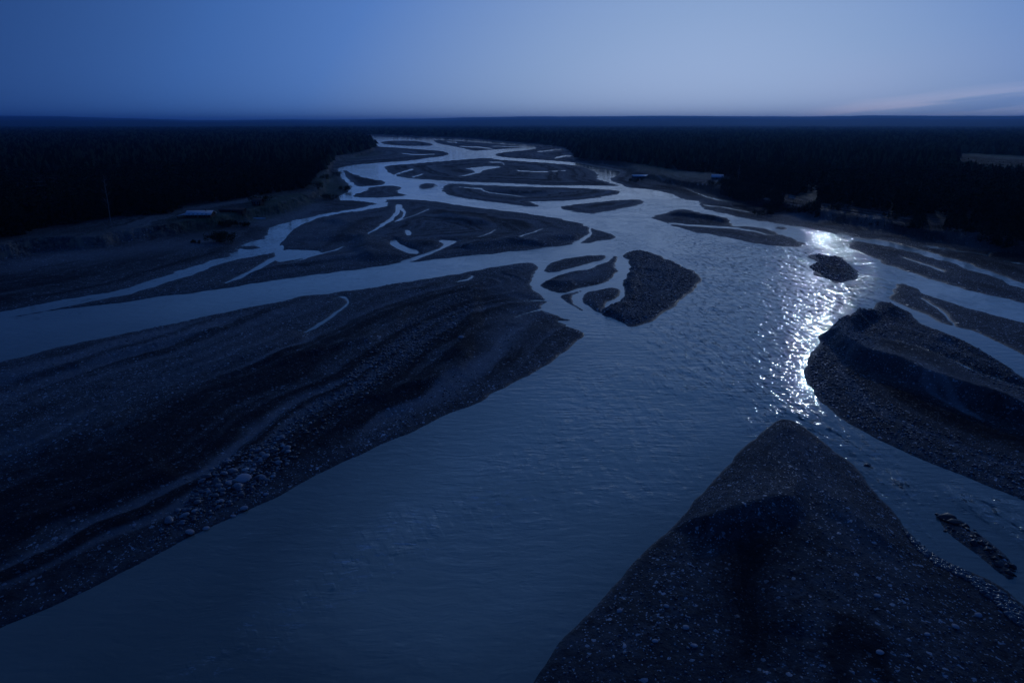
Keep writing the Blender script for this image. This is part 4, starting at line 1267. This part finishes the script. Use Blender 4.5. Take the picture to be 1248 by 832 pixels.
# ------------------------------------------------------------------ haze
import bmesh
bm = bmesh.new(); bmesh.ops.create_cube(bm, size=1)
for v in bm.verts:
    v.co = (v.co.x * 90000, v.co.y * 90000, -8 + (v.co.z + .5) * 330)
me = bpy.data.meshes.new('haze'); bm.to_mesh(me); bm.free()
hm = bpy.data.materials.new('haze'); hm.use_nodes = True; nt = hm.node_tree; nt.nodes.clear()
o_ = nt.nodes.new('ShaderNodeOutputMaterial'); pv = nt.nodes.new('ShaderNodeVolumePrincipled')
pv.inputs['Color'].default_value = (.22, .52, 1.0, 1); pv.inputs['Density'].default_value = 5.5e-5; pv.inputs['Anisotropy'].default_value = .55
nt.links.new(pv.outputs[0], o_.inputs['Volume'])
me.materials.append(hm)
link('haze', me, None, 'thin blue air over the whole river plain', 'haze', None, 'stuff')

# ------------------------------------------------------------------ light
SUN_AZ, SUN_EL = 25.0, 15.5
w = bpy.data.worlds.new("World"); scene.world = w; w.use_nodes = True
nt = w.node_tree; nt.nodes.clear(); g = NT(nt)
out = g.n('ShaderNodeOutputWorld'); bg = g.n('ShaderNodeBackground')
tc = g.n('ShaderNodeTexCoord').outputs['Generated']
GAZ = 15.0
sepd = g.n('ShaderNodeSeparateXYZ'); g.l(tc, sepd.inputs[0])
dt = g.n('ShaderNodeVectorMath', operation='DOT_PRODUCT'); g.l(tc, dt.inputs[0])
dt.inputs[1].default_value = (math.sin(R(GAZ)), math.cos(R(GAZ)), 0)
ang = g.math('DIVIDE', g.math('ARCCOSINE', g.math('MULTIPLY', dt.outputs['Value'], .99999)), R(33))
glow = g.math('EXPONENT', g.math('MULTIPLY', g.math('MULTIPLY', ang, ang), -1.))
elv = g.math('ARCSINE', g.math('MAXIMUM', g.math('MULTIPLY', sepd.outputs[2], .9999), 0.))
lum = g.math('MULTIPLY', glow, .345)
sky = g.n('ShaderNodeTexSky', sky_type='NISHITA'); sky.sun_disc = False
sky.sun_elevation = R(SUN_EL); sky.sun_rotation = R(SUN_AZ); sky.altitude = 100
sky.air_density = 1.0; sky.dust_density = .2; sky.ozone_density = 2.5
bw = g.n('ShaderNodeRGBToBW'); g.l(sky.outputs[0], bw.inputs[0])
lum = g.math('ADD', lum, .036)
lum = g.math('MULTIPLY', lum, g.math('ADD', .64, g.math('MULTIPLY', .36, g.math('EXPONENT', g.math('DIVIDE', elv, -R(12))))))
lum = g.math('ADD', lum, g.math('MULTIPLY', bw.outputs[0], .0012))
cr = g.n('ShaderNodeValToRGB'); g.l(g.math('MULTIPLY', lum, 2.), cr.inputs[0])
els = cr.color_ramp.elements
K_ = .78
stops = [(0, (.001, .004, .02)), (.06, (.005, .027, .135)), (.12, (.015, .052, .19)), (.30, (.052, .145, .42)), (.46, (.092, .212, .54)), (.66, (.20, .325, .61)), (.80, (.28, .41, .67)), (1, (.5, .6, .8))]
els[0].position = 0; els[0].color = (*stops[0][1], 1); els[1].position = 1; els[1].color = (*stops[-1][1], 1)
for p_, c_ in stops[1:-1]:
    e_ = els.new(p_ * K_); e_.color = (*(q * .81 for q in c_), 1)
tint = cr.outputs[0]
# thin streaked cloud low on the right
sx = g.n('ShaderNodeSeparateXYZ'); g.l(tc, sx.inputs[0])
azn = g.math('ARCTAN2', sx.outputs[0], sx.outputs[1])
ez = g.math('SUBTRACT', sx.outputs[2], g.math('ADD', .0115, g.math('MULTIPLY', g.math('SUBTRACT', azn, R(23.3)), .118)))
cmb = g.n('ShaderNodeCombineXYZ'); g.l(g.math('MULTIPLY', azn, 6.), cmb.inputs[0]); g.l(g.math('MULTIPLY', ez, 110.), cmb.inputs[1])
cn = g.noise(cmb.outputs[0], 1.4, 5, .6)
ez2 = g.math('ADD', ez, g.math('MULTIPLY', g.math('SUBTRACT', cn, .5), .022))
band = g.math('MULTIPLY', g.ramp(ez2, -.008, .0), g.ramp(ez2, .0, .013, 1, 0))
under = g.math('MULTIPLY', g.ramp(ez2, -.022, -.012), g.ramp(ez2, -.008, -.003, 1, 0))
low = g.math('MULTIPLY', g.ramp(ez2, -.030, -.022), g.ramp(ez2, -.02, -.013, 1, 0))
fade = g.ramp(azn, R(19), R(27))
fade2 = g.ramp(azn, R(27), R(33))
veil = g.math('MULTIPLY', g.math('MULTIPLY', g.ramp(ez2, -.03, .0), g.ramp(ez2, .03, .09, 1, 0)), g.math('MULTIPLY', fade, .35))
tint = g.mix(veil, tint, g.mix(1.0, tint, (1.18, 1.04, 1.02), 'MULTIPLY'))
tint = g.mix(g.math('MULTIPLY', g.math('ADD', band, low, clamp=True), g.math('MULTIPLY', fade, g.ramp(cn, .3, .6, .35, 1))), tint, g.mix(1.0, tint, (1.5, 1.24, 1.12), 'MULTIPLY'))
tint = g.mix(g.math('MULTIPLY', under, fade2), tint, g.mix(1.0, tint, (.88, .92, .98), 'MULTIPLY'))
g.l(tint, bg.inputs[0]); bg.inputs[1].default_value = 1.0
g.l(bg.outputs[0], out.inputs[0])

sl = bpy.data.lights.new('sun', 'SUN'); sl.energy = 0.07; sl.angle = R(.5); sl.color = (.74, .86, 1.0)
so = bpy.data.objects.new('sun', sl); col.objects.link(so)
so.rotation_euler = (R(90 - SUN_EL), 0, R(180 - SUN_AZ))

scene.view_settings.view_transform = 'Standard'
scene.view_settings.look = 'None'
scene.view_settings.exposure = 0.3
scene.view_settings.gamma = 1
scene.render.engine = 'CYCLES'
scene.cycles.use_denoising = True
scene.cycles.max_bounces = 5
scene.cycles.volume_bounces = 1
scene.cycles.diffuse_bounces = 2
scene.cycles.transparent_max_bounces = 6
